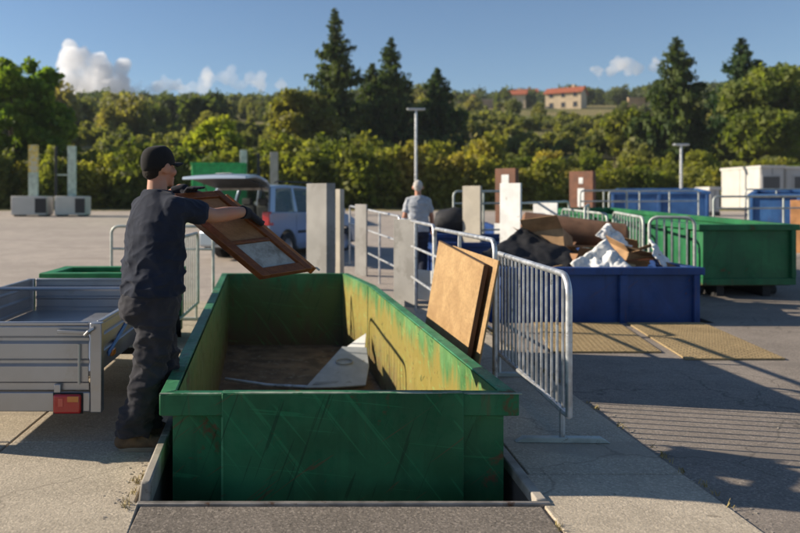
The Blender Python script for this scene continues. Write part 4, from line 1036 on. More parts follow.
# ------------------------------------------------------------------ car with open tailgate
M['paint'] = None
def paint_mat():
    t = NT('silver_blue_paint'); t.col((0.3, 0.36, 0.43)).rough(0.28, 0.55, 0.5); t.b.inputs['Coat Weight'].default_value = 0.7; t.b.inputs['Coat Roughness'].default_value = 0.06; return t.m
def glass_mat():
    t = NT('tinted_glass'); n = t.n; t.col((0.12, 0.19, 0.2)).rough(0.03, 0, 0.6)
    tr = t.new('ShaderNodeBsdfTransparent'); tr.inputs[0].default_value = (0.62, 0.72, 0.7, 1); mx = t.new('ShaderNodeMixShader'); mx.inputs[0].default_value = 0.42
    t.l(tr.outputs[0], mx.inputs[1]); t.l(t.b.outputs[0], mx.inputs[2]); t.l(mx.outputs[0], n['Material Output'].inputs[0]); return t.m
M['paint'] = paint_mat(); M['glass'] = glass_mat()
M['trim'] = simple('black_trim', (0.025, 0.025, 0.027), 0.55, 0, 0.1); M['seat'] = simple('grey_seat', (0.09, 0.085, 0.08), 0.9)
M['lining'] = simple('grey_lining', (0.3, 0.27, 0.24), 0.9)
def car():
    t = thing('hatchback_car', 'silver blue estate car with its tailgate open behind the man', 'car', (-1.485, 16.04, th(0, 16.04)), R(-30), world=False)
    W_ = 0.88
    def arc(cy, r, n=9): return [(cy+r*math.cos(math.pi*k/n), 0.32+r*math.sin(math.pi*k/n)) for k in range(n, -1, -1)]
    low = [(0.0, 0.30), (0.30, 0.27)]+arc(0.72, 0.36)+[(1.2, 0.24), (2.9, 0.24)]+arc(3.42, 0.36)+[(3.9, 0.27), (4.2, 0.35)]
    up = [(4.28, 0.6), (4.15, 0.8), (3.5, 0.98), (3.2, 1.02), (0.2, 1.06), (0.02, 1.02), (-0.02, 0.7)]
    for s in (-1, 1):
        m = MB(); poly = [(s*W_, y, z) for y, z in low+up]; m.prism(poly, (-s*0.07, 0, 0)); b = m.build('side_panel', M['paint'], t, bevel=0.02)
        m = MB(); m.beam((s*(W_+0.006), 1.15, 0.62), (s*(W_+0.006), 3.0, 0.62), 0.012, 0.06); m.build('rub_strip', M['trim'], b, bevel=0.004)
        for y in (1.5, 2.55):
            m = MB(); m.beam((s*(W_+0.018), y, 0.9), (s*(W_+0.018), y+0.2, 0.9), 0.02, 0.03); m.build('door_handle', M['paint'], b, bevel=0.006)
        for y in (1.08, 2.1, 3.05):
            m = MB(); m.beam((s*(W_+0.0005), y, 0.32), (s*(W_+0.0005), y, 1.0), 0.006, 0.002, up=(1, 0, 0)); m.build('door_gap', M['trim'], b)
        # pillars
        rf = 0.70; zr = 1.60
        def pil(a, b_, wd, nm='pillar'):
            m = MB(); (ya, za), (yb, zb) = a, b_
            m.hexa([(s*0.865, ya-wd, za), (s*0.80, ya-wd, za), (s*0.80, ya+wd, za), (s*0.865, ya+wd, za), (s*rf, yb-wd, zb), (s*(rf-0.06), yb-wd, zb), (s*(rf-0.06), yb+wd, zb), (s*rf, yb+wd, zb)]); m.build(nm, M['paint'], t, bevel=0.012)
        pil((0.14, 1.05), (0.42, zr), 0.1); pil((1.12, 1.05), (1.18, zr), 0.045); pil((2.1, 1.04), (2.0, zr), 0.05); pil((3.3, 1.02), (2.55, zr-0.03), 0.04)
        for (y0, y1, y2, y3) in ((0.26, 1.06, 1.13, 0.54), (1.18, 2.04, 1.94, 1.24), (2.16, 3.24, 2.5, 2.06)):
            m = MB(); m.add([(s*0.842, y0, 1.06), (s*0.842, y1, 1.05), (s*0.69, y2, 1.585), (s*0.69, y3, 1.585)], [(0, 1, 2, 3)]); m.build('side_window', M['glass'], t)
        # lamps
        m = MB(); m.prism([(s*0.885, 0.16, 0.78), (s*0.885, -0.03, 0.78), (s*0.875, -0.02, 1.06), (s*0.86, 0.1, 1.08)], (-s*0.16, -0.01, 0)); m.build('tail_light', M['lamp_red'], t, bevel=0.012)
        m = MB(); m.box(s*0.55-0.2, s*0.55+0.2, 4.2, 4.3, 0.62, 0.78); m.build('headlight', M['white'], t, bevel=0.03)
        m = MB(); m.obox((s*1.0, 2.95, 1.05), (0.1, 0, 0), (0, 0.05, 0), (0, 0, 0.07)); m.build('mirror', M['paint'], t, bevel=0.03)
        for y in (0.72, 3.42):
            cx = s*0.80
            wv = MB(); wv.lathe([(0.18, -0.09), (0.26, -0.1), (0.305, -0.085), (0.318, 0), (0.305, 0.085), (0.26, 0.1), (0.18, 0.09), (0.18, -0.09)], (cx, y, 0.318), (s, 0, 0), 26); wo = wv.build('wheel', M['dark'], t, ang=50)
            r = MB(); r.lathe([(0, 0.05), (0.04, 0.06), (0.05, 0.03), (0.16, 0.05), (0.19, 0.09), (0.2, 0.09), (0.19, 0.0), (0, 0.0)], (cx, y, 0.318), (s, 0, 0), 20); r.build('rim', M['zinc'], wo, ang=40)
    m = MB(); m.box(-0.86, 0.86, -0.13, 0.1, 0.3, 0.66); m.build('rear_bumper', M['paint'], t, bevel=0.06, seg=3)
    m = MB(); m.box(-0.5, 0.5, -0.136, -0.131, 0.36, 0.46); m.build('bumper_insert', M['trim'], t, bevel=0.002)
    m = MB(); m.box(-0.8, 0.8, 0.0, 4.1, 0.26, 0.34); m.build('floor_pan', M['trim'], t)
    m = MB(); m.box(-0.78, 0.78, 0.02, 1.05, 0.56, 0.62); m.build('boot_floor', M['trim'], t)
    # roof: crowned sheet
    vs = []; nx, ny = 8, 10
    for j in range(ny+1):
        y = 0.3+2.3*j/ny; zc = 1.66-0.05*((y-1.3)/1.1)**2
        for i in range(nx+1): u = i/nx*2-1; vs.append((u*0.71, y, zc-0.055*abs(u)**3))
    m = MB(); m.add(vs, [(j*(nx+1)+i, j*(nx+1)+i+1, (j+1)*(nx+1)+i+1, (j+1)*(nx+1)+i) for j in range(ny) for i in range(nx)]); ro = m.build('roof', M['paint'], t); s_ = ro.modifiers.new('s', 'SOLIDIFY'); s_.thickness = 0.05
    m = MB(); m.box(-0.66, 0.66, 0.3, 0.42, 1.52, 1.585); m.build('rear_header', M['lining'], t, bevel=0.02)
    for s in (-1, 1): m = MB(); m.tube([(s*0.62, 0.6, 1.68), (s*0.62, 0.7, 1.71), (s*0.62, 2.2, 1.71), (s*0.62, 2.3, 1.67)], 0.014, 6); m.build('roof_rail', M['trim'], ro)
    m = MB(); m.add([(-0.8, 3.28, 1.02), (0.8, 3.28, 1.02), (0.67, 2.55, 1.58), (-0.67, 2.55, 1.58)], [(0, 1, 2, 3)]); m.build('windscreen', M['glass'], t)
    m = MB(); m.loft([[(-0.8, y, z-0.05), (0.8, y, z-0.05), (0.8, y, z), (0.4, y, z+0.04), (-0.4, y, z+0.04), (-0.8, y, z)] for y, z in ((3.25, 1.0), (3.6, 0.97), (4.0, 0.88), (4.18, 0.8))]); m.build('bonnet', M['paint'], t, bevel=0.01)
    m = MB(); m.box(-0.85, 0.85, 4.1, 4.32, 0.3, 0.6); m.build('front_bumper', M['paint'], t, bevel=0.06)
    # seats
    for x in (-0.42, 0.42, 0.0):
        m = MB(); m.obox((x, 1.15, 0.9), (0.22 if x else 0.16, 0, 0), (0, 0.06, 0.012), (0, -0.05, 0.3)); so = m.build('rear_seat', M['seat'], t, bevel=0.04)
        m = MB(); m.obox((x, 1.08, 1.27), (0.12, 0, 0), (0, 0.045, 0), (0, 0, 0.08)); m.build('headrest', M['seat'], so, bevel=0.03)
    for x in (-0.4, 0.4):
        m = MB(); m.obox((x, 2.15, 0.92), (0.23, 0, 0), (0, 0.06, 0.012), (0, -0.06, 0.34)); so = m.build('front_seat', M['seat'], t, bevel=0.04)
        m = MB(); m.obox((x, 2.06, 1.34), (0.13, 0, 0), (0, 0.05, 0), (0, 0, 0.08)); m.build('headrest', M['seat'], so, bevel=0.03)
    # open tailgate: hinged on the roof edge, swung up and back
    hy, hz = 0.3, 1.6; d = V(0, -0.96, 0.27).normalized(); n_ = V(0, 0.27, 0.96).normalized(); Lg = 1.05
    def tp(u, f, k=0): return V(0, hy, hz)+d*Lg*f+n_*k+V(u, 0, 0)
    m = MB(); rows = []
    for f, wdt, k in ((0, 0.70, 0.03), (0.18, 0.74, 0.07), (0.5, 0.8, 0.05), (0.75, 0.84, 0.0), (1.0, 0.8, -0.1)):
        rows.append([tp(-wdt, f, k-0.06), tp(-wdt, f, k), tp(-wdt*0.6, f, k+0.03), tp(0, f, k+0.04), tp(wdt*0.6, f, k+0.03), tp(wdt, f, k), tp(wdt, f, k-0.06), tp(0, f, k-0.05)])
    m.loft(rows); tg = m.build('tailgate', M['paint'], t, bevel=0.012)
    m = MB(); m.prism([tp(-0.62, 0.12, 0.112), tp(0.62, 0.12, 0.112), tp(0.68, 0.5, 0.1), tp(-0.68, 0.5, 0.1)], n_*0.006); m.build('rear_window', M['glass'], tg)
    m = MB(); m.prism([tp(-0.64, 0.1, -0.045), tp(0.64, 0.1, -0.045), tp(0.7, 0.9, -0.085), tp(-0.7, 0.9, -0.085)], n_*-0.02); m.build('inner_trim', M['trim'], tg)
    m = MB(); m.prism([tp(-0.2, 0.62, 0.075), tp(0.2, 0.62, 0.075), tp(0.2, 0.72, 0.06), tp(-0.2, 0.72, 0.06)], n_*0.006); m.build('number_plate', M['white'], tg)
    for s in (-1, 1): m = MB(); m.tube([(s*0.74, 0.18, 1.25), tp(s*0.7, 0.45, -0.05)], 0.012, 6); m.build('gas_strut', M['trim'], tg)
    return t
car()

# ------------------------------------------------------------------ lamp posts, sign pillars, cabins
def lamp_post(px, Y, h, label, arm=0.5):
    x = gp(px, Y); z = th(x, Y); t = thing('lamp_post', label, 'lamp post', (x, Y, z), 0, None, world=False)
    m = MB(); m.tube([(0, 0, -0.1), (0, 0, 1.0), (0, 0, h)], [0.09, 0.08, 0.06], 10); m.build('pole', M['gal'], t)
    m = MB(); m.box(-arm, arm, -0.13, 0.13, h, h+0.1); hd = m.build('lamp_head', M['gal'], t, bevel=0.03)
    m = MB(); m.box(-arm+0.08, arm-0.08, -0.1, 0.1, h-0.012, h-0.001); m.build('lamp_lens', M['white'], hd)
    m = MB(); m.box(-0.18, 0.18, -0.18, 0.18, -0.1, 0.08); m.build('base_plate', M['gal_old'], t, bevel=0.01)
lamp_post(416, 42, 5.5, 'tall grey lamp post with flat wide head before the spruces')
lamp_post(681, 41, 3.5, 'short grey lamp post with flat wide head before the lone spruce', 0.4)
M['yellow'] = simple('yellow_sign', (0.7, 0.5, 0.12), 0.6, dirt=(0.6, 0.55, 0.4), dthr=0.5, dscale=4)
M['pale_green'] = simple('pale_green_metal', (0.5, 0.56, 0.46), 0.6)
def sign_block(px0, px1, Y, label, blades, hb=0.92):
    x0, x1 = gp(px0, Y), gp(px1, Y); xc = (x0+x1)/2; z = th(xc, Y); t = thing('sign_stand', label, 'sign stand', (xc, Y, z), 0, None, world=False)
    a = (x1-x0)/2
    m = MB(); m.box(-a, a, -0.5, 0.5, 0.06, hb); b = m.build('ballast_block', M['cabin'], t, bevel=0.03)
    m = MB(); m.box(a*0.35, a+0.004, -0.506, -0.502, 0.15, hb-0.1); m.build('dark_plate', M['trim'], b)
    for k in (-0.7, 0.7): m = MB(); m.box(a*k-0.15, a*k+0.15, -0.4, 0.4, 0, 0.058); m.build('skid', M['dark'], t)
    for (bx0, bx1, top, mt, ytop) in blades:
        X0, X1 = gp(bx0, Y)-xc, gp(bx1, Y)-xc; zt = CAMZ+(200-top)*Y/760-z
        m = MB(); m.box(X0, X1, -0.08, 0.08, hb+0.001, zt); bl = m.build('sign_blade', M[mt], t, bevel=0.01)
        if ytop:
            m = MB(); m.box(X0-0.006, X1+0.006, -0.09, 0.09, zt-1.25, zt+0.01); m.build('yellow_face', M['yellow'], bl)
    return t
sign_block(15, 50, 35, 'grey ballast block carrying a yellow topped sign blade', [(29, 38, 145, 'pale_green', True)])
s_ = sign_block(58, 88, 35, 'grey ballast block carrying a pale blade and a thin dark post', [(68, 76, 146, 'pale_green', False), (55, 57, 146, 'trim', False)])
m = MB(); m.beam((gp(56, 35)-gp(73, 35), 0, 1.9), (0, 0, 1.9), 0.05, 0.06); m.build('cross_bar', M['pale_green'], s_)
sign_block(238, 250, 37, 'small ballast block with a pale sign blade behind the car', [(240, 247, 150, 'pale_green', False)], 0.6)
sign_block(255, 280, 37, 'ballast block with dark post and cream blade above the car roof', [(270, 278, 152, 'panel_pale', False), (257, 260, 153, 'trim', False)], 0.6)
M['cabin_shade'] = simple('cabin_shaded', (0.4, 0.4, 0.39), 0.6, 0, 0.06, 2, 0.05)  # cabin fronts greyer than the flanks: their shade is put into the colour
def cabin(px0, px1, Y, h, dp, label, rz, win, dz=0):
    x0, x1 = gp(px0, Y), gp(px1, Y); wd = x1-x0; xc = (x0+x1)/2; t = thing('site_cabin', label, 'cabin', (xc, Y, th(xc, Y)+dz), rz, None, world=False); a = wd/2
    npan = max(2, round(wd/1.15))
    for i in range(npan):
        m = MB(); m.box(-a+wd*i/npan+0.015, -a+wd*(i+1)/npan-0.015, 0.0, 0.06, 0.2, h-0.15); m.build('wall_panel', M['cabin_shade'], t, bevel=0.01)
    m = MB(); m.box(-a+0.02, a-0.02, 0.061, dp, 0.2, h-0.15); m.build('shell', M['cabin'], t)
    nfl = max(1, round(dp/1.8))      # flank boards
    for i in range(nfl):
        m = MB(); m.box(-a-0.03, -a+0.018, 0.02+(dp-0.04)*i/nfl+0.02, 0.02+(dp-0.04)*(i+1)/nfl-0.02, 0.2, h-0.15); m.build('wall_panel', M['cabin'], t, bevel=0.01)
    m = MB(); m.box(-a-0.06, a+0.06, -0.06, dp+0.06, h-0.149, h); m.build('roof', M['cabin'], t, bevel=0.02)
    m = MB(); m.box(-a, a, -0.02, dp, 0.0, 0.199); m.build('base_frame', M['trim'], t)
    for f in win:
        X = -a+wd*f; m = MB(); m.box(X-0.5, X+0.5, -0.03, -0.001, 1.05, 1.9); wf = m.build('window', M['cabin_shade'], t, bevel=0.01)
        m = MB(); m.box(X-0.42, X+0.42, -0.036, -0.031, 1.12, 1.83); m.build('pane', M['pane'], wf)
cabin(761, 784, 39, 2.4, 3.7, 'white site cabin with one dark window under the trees', R(0), (0.45,))
cabin(786, 840, 39.3, 2.35, 3.4, 'shaded site cabin next to the white one with dark window', R(0), (0.3, 0.7))
cabin(710, 720, 35, 1.35, 1.2, 'low white storage cabinet in front of the white cabin', R(0), ())

# ------------------------------------------------------------------ framed wooden panel in the man's hands
A_ = V(-0.862, 4.68, 1.497); B_ = V(-0.2586, 4.68, 0.992); C_ = V(0.0518, 4.92, 1.02); D_ = A_+C_-B_
ux = (B_-A_).normalized(); Lx = (B_-A_).length; vy = (C_-B_); vy = (vy-ux*vy.dot(ux)).normalized(); Ly = (C_-B_).dot(vy)
nf = ux.cross(vy).normalized()
if nf.y > 0: nf = -nf                      # the face towards the camera
def pp(u, v, k=0.0): return A_+ux*u+vy*v+nf*k
skew = (C_-B_).dot(ux)
def pq(u, v, k=0.0): return pp(u+skew*v/Ly, v, k)
def slabp(m, u0, u1, v0, v1, k0, k1): m.hexa([pq(u0, v0, k0), pq(u1, v0, k0), pq(u1, v1, k0), pq(u0, v1, k0), pq(u0, v0, k1), pq(u1, v0, k1), pq(u1, v1, k1), pq(u0, v1, k1)])
def framed_panel():
    t = thing('wooden_cabinet_door', 'framed brown wooden cabinet door with a pale pane, held over the skip', 'door', tuple(B_))
    fw = 0.055
    def bar(nm, u0, u1, v0, v1, k0, k1, mt, bev=0.005): m = MB(); slabp(m, u0, u1, v0, v1, k0, k1); return m.build(nm, M[mt], t, bevel=bev)
    bar('stile', 0, Lx, 0, fw, -0.05, 0.0, 'varnish'); bar('stile', 0, Lx, Ly-fw*0.7, Ly, -0.05, 0.0, 'varnish')
    bar('rail', 0, fw, fw+.001, Ly-fw*.7-.001, -0.049, -0.001, 'varnish'); bar('rail', Lx-fw*1.3, Lx, fw+.001, Ly-fw*.7-.001, -0.049, -0.001, 'varnish')
    bar('rail', Lx*0.58, Lx*0.58+0.03, fw+.001, Ly-fw*.7-.001, -0.045, -0.006, 'varnish')
    bar('wood_panel', fw+.001, Lx*0.58-.001, fw+.002, Ly-fw*.7-.002, -0.04, -0.022, 'oak', 0)
    bar('pane', Lx*0.58+0.031, Lx-fw*1.3-.001, fw+.002, Ly-fw*.7-.002, -0.035, -0.022, 'pane_pale', 0)
    # added strips on the far long edge, sunlight put into their pale colour
    m = MB(); slabp(m, 0.1, Lx-0.02, Ly+.001, Ly+0.035, -0.075, -0.012); m.build('lit_edge_strip', M['varnish_lit'], t, bevel=0.006)
    m = MB(); slabp(m, 0.02, Lx-0.01, Ly+0.036, Ly+0.05, -0.1, -0.03); m.build('lit_edge_strip', M['varnish_lit'], t, bevel=0.004)
    m = MB(); q = pq(Lx-0.03, Ly+0.05, -0.05); m.tube([q, q+ux*0.02+vy*0.02, q+ux*0.045+vy*0.02], 0.007, 6); m.build('hinge', M['gal_old'], t)
    return t
t_ = NT('milky_pane'); t_.col(t_.mix(t_.ramp(t_.noise(t_.pos(), 9, 6, 0.7), 0.4, 0.7), (0.42, 0.41, 0.36), (0.2, 0.18, 0.14))).rough(0.35, 0, 0.5); M['pane_pale'] = t_.m
framed_panel()
# ------------------------------------------------------------------ people
def p_capsule(m, p0, p1, r0, r1, n=14, flat0=False, flat1=False):
    p0, p1 = Vector(p0), Vector(p1); t = (p1-p0).normalized(); L_ = (p1-p0).length
    prof = []
    if flat0: prof += [(0, 0), (r0, 0)]
    else: prof += [(r0*math.sin(a), -r0*math.cos(a)) for a in (0, 0.4, 0.8, 1.2, 1.5708)]
    if flat1: prof += [(r1, L_), (0, L_)]
    else: prof += [(r1*math.cos(a), L_+r1*math.sin(a)) for a in (0, 0.4, 0.8, 1.2, 1.5708)]
    m.lathe([(max(r, 1e-4), h) for r, h in prof], p0, t, n)
def p_ell(m, c, ax, n=14):
    c = Vector(c); ax = [Vector(a) for a in ax]; vs = []; k = 9
    for i in range(k+1):
        th_ = math.pi*i/k
        for j in range(n):
            ph = 2*math.pi*j/n; vs.append(c+ax[0]*math.sin(th_)*math.cos(ph)*1.0+ax[1]*math.sin(th_)*math.sin(ph)+ax[2]*math.cos(th_) + ax[0]*1e-5*j)
    fs = [(i*n+j, i*n+(j+1) % n, (i+1)*n+(j+1) % n, (i+1)*n+j) for i in range(k) for j in range(n)]; m.add(vs, fs)
def p_loft(m, rings, Rv, Fv, n=20, p=2.4):
    out = []
    for c, w_, d_ in rings:
        rg = []
        for k in range(n):
            a = 2*math.pi*k/n; ca, sa = math.cos(a), math.sin(a)
            rg.append(Vector(c)+Rv*w_*math.copysign(abs(ca)**(2/p), ca)+Fv*d_*math.copysign(abs(sa)**(2/p), sa))
        out.append(rg)
    m.loft(out)
def garment(name, m, voxel, it, mat, parent, disp=None, ang=None):
    me = remeshed(name, m, voxel, it)
    n = len(me.vertices)
    if disp:
        co = np.empty(n*3, np.float32); me.vertices.foreach_get('co', co); no = np.empty(n*3, np.float32); me.vertices.foreach_get('normal', no)
        co = co.reshape(-1, 3); no = no.reshape(-1, 3)
        for i in range(n): co[i] += no[i]*disp(Vector(co[i]))
        me.vertices.foreach_set('co', co.reshape(-1))
    off = root_off(parent); co = np.empty(n*3, np.float32); me.vertices.foreach_get('co', co); co = co.reshape(-1, 3)-np.array(off, np.float32)
    me.vertices.foreach_set('co', co.reshape(-1)); me.shade_smooth(); me.update()
    return link(name, me, mat, parent)
def cloth(name, c, rough=0.9, scale=420, var=0.18):
    t = NT(name); p = t.objc(); n = t.noise(p, 7, 5, 0.6); wv = t.noise(p, scale, 2, 0.6)
    t.col(t.mix(t.ramp(n, 0.35, 0.7), sc3(c, 1-var), sc3(c, 1+var))).rough(rough, 0, 0.2); t.b.inputs['Sheen Weight'].default_value = 0.05
    t.bump(t.math('ADD', wv, t.math('MULTIPLY', t.noise(p, 34, 4), 2.0)), 0.3, 0.003); return t.m
def skin_mat(name, c):
    t = NT(name); p = t.objc(); n = t.noise(p, 9, 5, 0.6)
    t.col(t.mix(t.ramp(n, 0.35, 0.7), c, (c[0]*1.1, c[1]*0.86, c[2]*0.8))).rough(0.5, 0, 0.4); t.b.inputs['Subsurface Weight'].default_value = 0.12; t.b.inputs['Subsurface Radius'].default_value = (0.02, 0.008, 0.004)
    t.b.inputs['Subsurface Scale'].default_value = 0.3; t.bump(t.noise(p, 160, 3), 0.15, 0.002); return t.m
M['skin'] = skin_mat('skin', (0.42, 0.215, 0.135)); M['navy'] = cloth('navy_jersey', (0.016, 0.021, 0.037)); M['trouser'] = cloth('charcoal_twill', (0.03, 0.03, 0.037))
M['cap'] = cloth('black_cap', (0.014, 0.013, 0.013)); M['glove'] = cloth('dark_glove', (0.014, 0.016, 0.024)); M['hair'] = cloth('dark_hair', (0.02, 0.014, 0.01)); M['leather'] = simple('brown_suede', (0.12, 0.075, 0.042), 0.85, 0, 0.3, 20, 0.3)
M['sole'] = simple('pale_sole', (0.2, 0.17, 0.13), 0.8); M['tee'] = cloth('grey_tee', (0.42, 0.44, 0.47)); M['hair_g'] = cloth('grey_hair', (0.5, 0.47, 0.43)); M['dark_jeans'] = cloth('dark_jeans', (0.02, 0.025, 0.045))
M['eye'] = simple('eye_white', (0.6, 0.58, 0.55), 0.3)
def fold(p, fx, fz, amp, sharp=1.0, seed=0.0, dirv=(1, 0, 0)):
    q = Vector((p.x*fx, p.y*fx, p.z*fz))+Vector(dirv)*p.z*fx*0.6+Vector((seed, seed*2, 0))
    a = 1-abs(mnoise.noise(q)); return amp*(a**3*1.6-0.75)
def head_prims(m, c, Fh, Rh, k=1.0):
    U = V(0, 0, 1)
    p_ell(m, c+Fh*-0.008+U*0.018, (Fh*0.098*k, Rh*0.077*k, U*0.10*k)); p_ell(m, c+Fh*0.03-U*0.055, (Fh*0.062*k, Rh*0.056*k, U*0.065*k))      # skull, jaw
    p_capsule(m, c+Fh*0.098-U*0.0+U*0.012, c+Fh*0.112-U*0.028, 0.009, 0.014, 10); p_ell(m, c+Fh*0.092-U*0.062, (Fh*0.012, Rh*0.026, U*0.008)); p_ell(m, c+Fh*0.092-U*0.076, (Fh*0.012, Rh*0.022, U*0.008))
    p_ell(m, c+Fh*0.082-U*0.1, (Fh*0.02, Rh*0.025, U*0.018)); p_ell(m, c+Fh*0.078+U*0.03, (Fh*0.018, Rh*0.06, U*0.012))
    for s in (-1, 1):
        p_ell(m, c+Rh*s*0.085-Fh*0.004-U*0.012, (Fh*0.023+Rh*s*0.01, Rh*0.013, U*0.037)); p_ell(m, c+Rh*s*0.05+Fh*0.06-U*0.03, (Fh*0.03, Rh*0.02, U*0.025))
def hand_prims(m, W, E, d, nfv, inw, gloves=True, thick=0.05, s=1.0, thumb=1):
    """palm from the wrist to the edge, four fingers bent round the edge, thumb on the near face"""
    K = E+nfv*0.022+inw*0.012; pd = (K-W).normalized()
    for o, r in ((-0.028, 0.019), (-0.009, 0.021), (0.01, 0.021), (0.029, 0.018)): p_capsule(m, W+d*o*0.6, K+d*o*1.15-pd*0.004, r*0.95*s, r*0.9*s, 10)
    for i, o in enumerate((-0.036, -0.0125, 0.0115, 0.035)):
        f = (0.85, 1.0, 0.95, 0.78)[i]; a = K+d*o; b = E+d*o-inw*0.018+nfv*0.012; c = E+d*o-inw*0.016-nfv*(thick*0.7)*f; e = E+d*o+inw*0.02*f-nfv*(thick+0.012)
        p_capsule(m, a, b, 0.0105*s, 0.010*s, 8); p_capsule(m, b, c, 0.010*s, 0.0092*s, 8); p_capsule(m, c, e, 0.0092*s, 0.0085*s, 8)
    b0 = W.lerp(K, 0.35)+d*0.03*thumb; b1 = W.lerp(K, 0.62)+d*0.062*thumb+nfv*0.0; b2 = b1+(K-W).normalized()*0.03+d*0.008*thumb-nfv*0.004
    p_capsule(m, b0, b1, 0.014*s, 0.0125*s, 8); p_capsule(m, b1, b2, 0.0125*s, 0.0105*s, 8)

def near_man():
    t = thing('person', 'man in black cap, navy t-shirt and dark trousers tipping a wooden door into the skip', 'person', (-0.95, 4.47, 0.012))
    F = V(0.77, 0.64, 0); Rt = V(0.64, -0.77, 0); U = V(0, 0, 1)
    Sr, El, Wr = V(-0.745, 4.335, 1.43), V(-0.551, 4.55, 1.365), V(-0.372, 4.745, 1.388)
    Sl, Ll, Wl = V(-0.985, 4.61, 1.43), V(-1.0, 4.86, 1.39), V(-0.80, 4.875, 1.535)
    hc = V(-0.862, 4.49, 1.655); Fh = V(0.70, 0.714, 0); Rh = V(0.714, -0.70, 0)
    hipR, knR, anR = V(-0.855, 4.41, 0.88), V(-0.895, 4.41, 0.5), V(-1.0, 4.40, 0.1)
    hipL, knL, anL = V(-0.955, 4.54, 0.88), V(-0.845, 4.58, 0.5), V(-0.965, 4.62, 0.1)
    # the body: one skin
    m = MB(); head_prims(m, hc, Fh, Rh)
    p_capsule(m, (-0.872, 4.47, 1.44), hc-U*0.06-Fh*0.012, 0.066, 0.057)
    rings = [((-0.9, 4.475, 0.86), 0.15, 0.12), ((-0.9, 4.475, 1.0), 0.175, 0.13), ((-0.885, 4.472, 1.2), 0.18, 0.125), ((-0.872, 4.47, 1.36), 0.19, 0.115), ((-0.866, 4.47, 1.45), 0.15, 0.09), ((-0.868, 4.47, 1.5), 0.07, 0.06)]
    p_loft(m, rings, Rt, F)
    for S, E, W in ((Sr, El, Wr), (Sl, Ll, Wl)):
        p_capsule(m, S, E, 0.058, 0.046); p_capsule(m, E, E.lerp(W, 0.4), 0.046, 0.047); p_capsule(m, E.lerp(W, 0.4), W, 0.047, 0.031)
    for H, K, A in ((hipR, knR, anR), (hipL, knL, anL)): p_capsule(m, H, K, 0.085, 0.058); p_capsule(m, K, A, 0.058, 0.042)
    garment('body', m, 0.0075, 5, M['skin'], t)
    for s in (-1, 1):
        e = MB(); p_ell(e, hc+Fh*0.072+Rh*s*0.03+U*0.008, (Fh*0.012, Rh*0.013, U*0.011)); e.build('eye', M['eye'], t)
    # t-shirt
    m = MB()
    rings = [((-0.902, 4.475, 0.905), 0.198, 0.168), ((-0.9, 4.475, 0.95), 0.2, 0.168), ((-0.895, 4.474, 1.05), 0.203, 0.163), ((-0.885, 4.472, 1.2), 0.208, 0.152), ((-0.876, 4.47, 1.34), 0.215, 0.14), ((-0.868, 4.47, 1.43), 0.19, 0.118), ((-0.867, 4.47, 1.485), 0.115, 0.092), ((-0.868, 4.471, 1.52), 0.076, 0.074)]
    p_loft(m, rings, Rt, F)
    for S, E in ((Sr, El), (Sl, Ll)):
        p_capsule(m, S-U*0.012, S.lerp(E, 0.72), 0.070, 0.068, flat1=True)
        nk = V(-0.868, 4.47, 1.475); p_capsule(m, nk+(S-nk)*0.2, S-U*0.012, 0.058, 0.068)
        p_capsule(m, V(-0.88, 4.47, 1.30)+(S-nk)*0.75*V(1,1,0).length/V(1,1,0).length, S-U*0.03, 0.09, 0.066)
    def sw(p):
        low = smooth((1.3-p.z)/0.3); q = 0.35+0.65*low
        d = fold(p, 5.5, 9.0, 0.015*q, 1, 1.7, (0.9, 0.5, 0)) + fold(p, 11, 19, 0.0075*q, 1, 4.4, (-0.7, 0.4, 0))
        arm = smooth(((p-V(-0.868, 4.47, p.z)).length-0.17)/0.08)
        return d+fold(p, 16, 16, 0.005*arm, 1, 8.1)
    garment('t_shirt', m, 0.0075, 11, M['navy'], t, sw)
    # trousers
    m = MB(); p_loft(m, [((-0.9, 4.475, 0.80), 0.17, 0.145), ((-0.902, 4.475, 0.87), 0.188, 0.162), ((-0.902, 4.475, 0.98), 0.18, 0.15)], Rt, F)
    p_ell(m, V(-0.905, 4.475, 0.84)-F*0.06, (Rt*0.17, F*0.135, U*0.12))
    for H, K, A in ((hipR, knR, anR), (hipL, knL, anL)):
        p_capsule(m, H, K, 0.128, 0.092); p_capsule(m, K, A+U*0.02, 0.09, 0.088, flat1=True); p_capsule(m, A+U*0.1, A+U*0.0, 0.087, 0.094, flat1=True)
    p_ell(m, hipR.lerp(knR, 0.55)+Rt*0.09, (Rt*0.035, F*0.07, U*0.11)); p_ell(m, hipL.lerp(knL, 0.55)-Rt*0.09, (Rt*0.035, F*0.07, U*0.11))
    def tw(p):
        k = 0.55+0.45*math.exp(-((p.z-0.5)/0.13)**2)+0.6*math.exp(-((p.z-0.13)/0.1)**2)
        return fold(p, 6, 11, 0.016*k, 1, 3.3, (0.8, 0, 0))+fold(p, 13, 24, 0.010*k, 1, 6.1, (-0.8, 0.3, 0))
    garment('trousers', m, 0.0085, 4, M['trouser'], t, tw)
    # shoes
    for A, dr, side in ((anR, V(0.99, 0.08, 0), 'r'), (anL, V(0.95, 0.3, 0), 'l')):
        sd2 = V(-dr.y, dr.x, 0); k = 0.255 if side == 'r' else 0.2
        g = V(A.x, A.y, 0.012); heel = g-dr*0.062; toe = g+dr*(k-0.085)
        m = MB(); p_capsule(m, heel+U*0.052, g+dr*0.04+U*0.05, 0.042, 0.044); p_capsule(m, g+dr*0.04+U*0.048, toe+U*0.04, 0.046, 0.036); p_capsule(m, g+U*0.06, g-dr*0.012+U*0.125, 0.05, 0.05, flat1=True); p_ell(m, toe+U*0.036-dr*0.02, (dr*0.06, sd2*0.048, U*0.032))
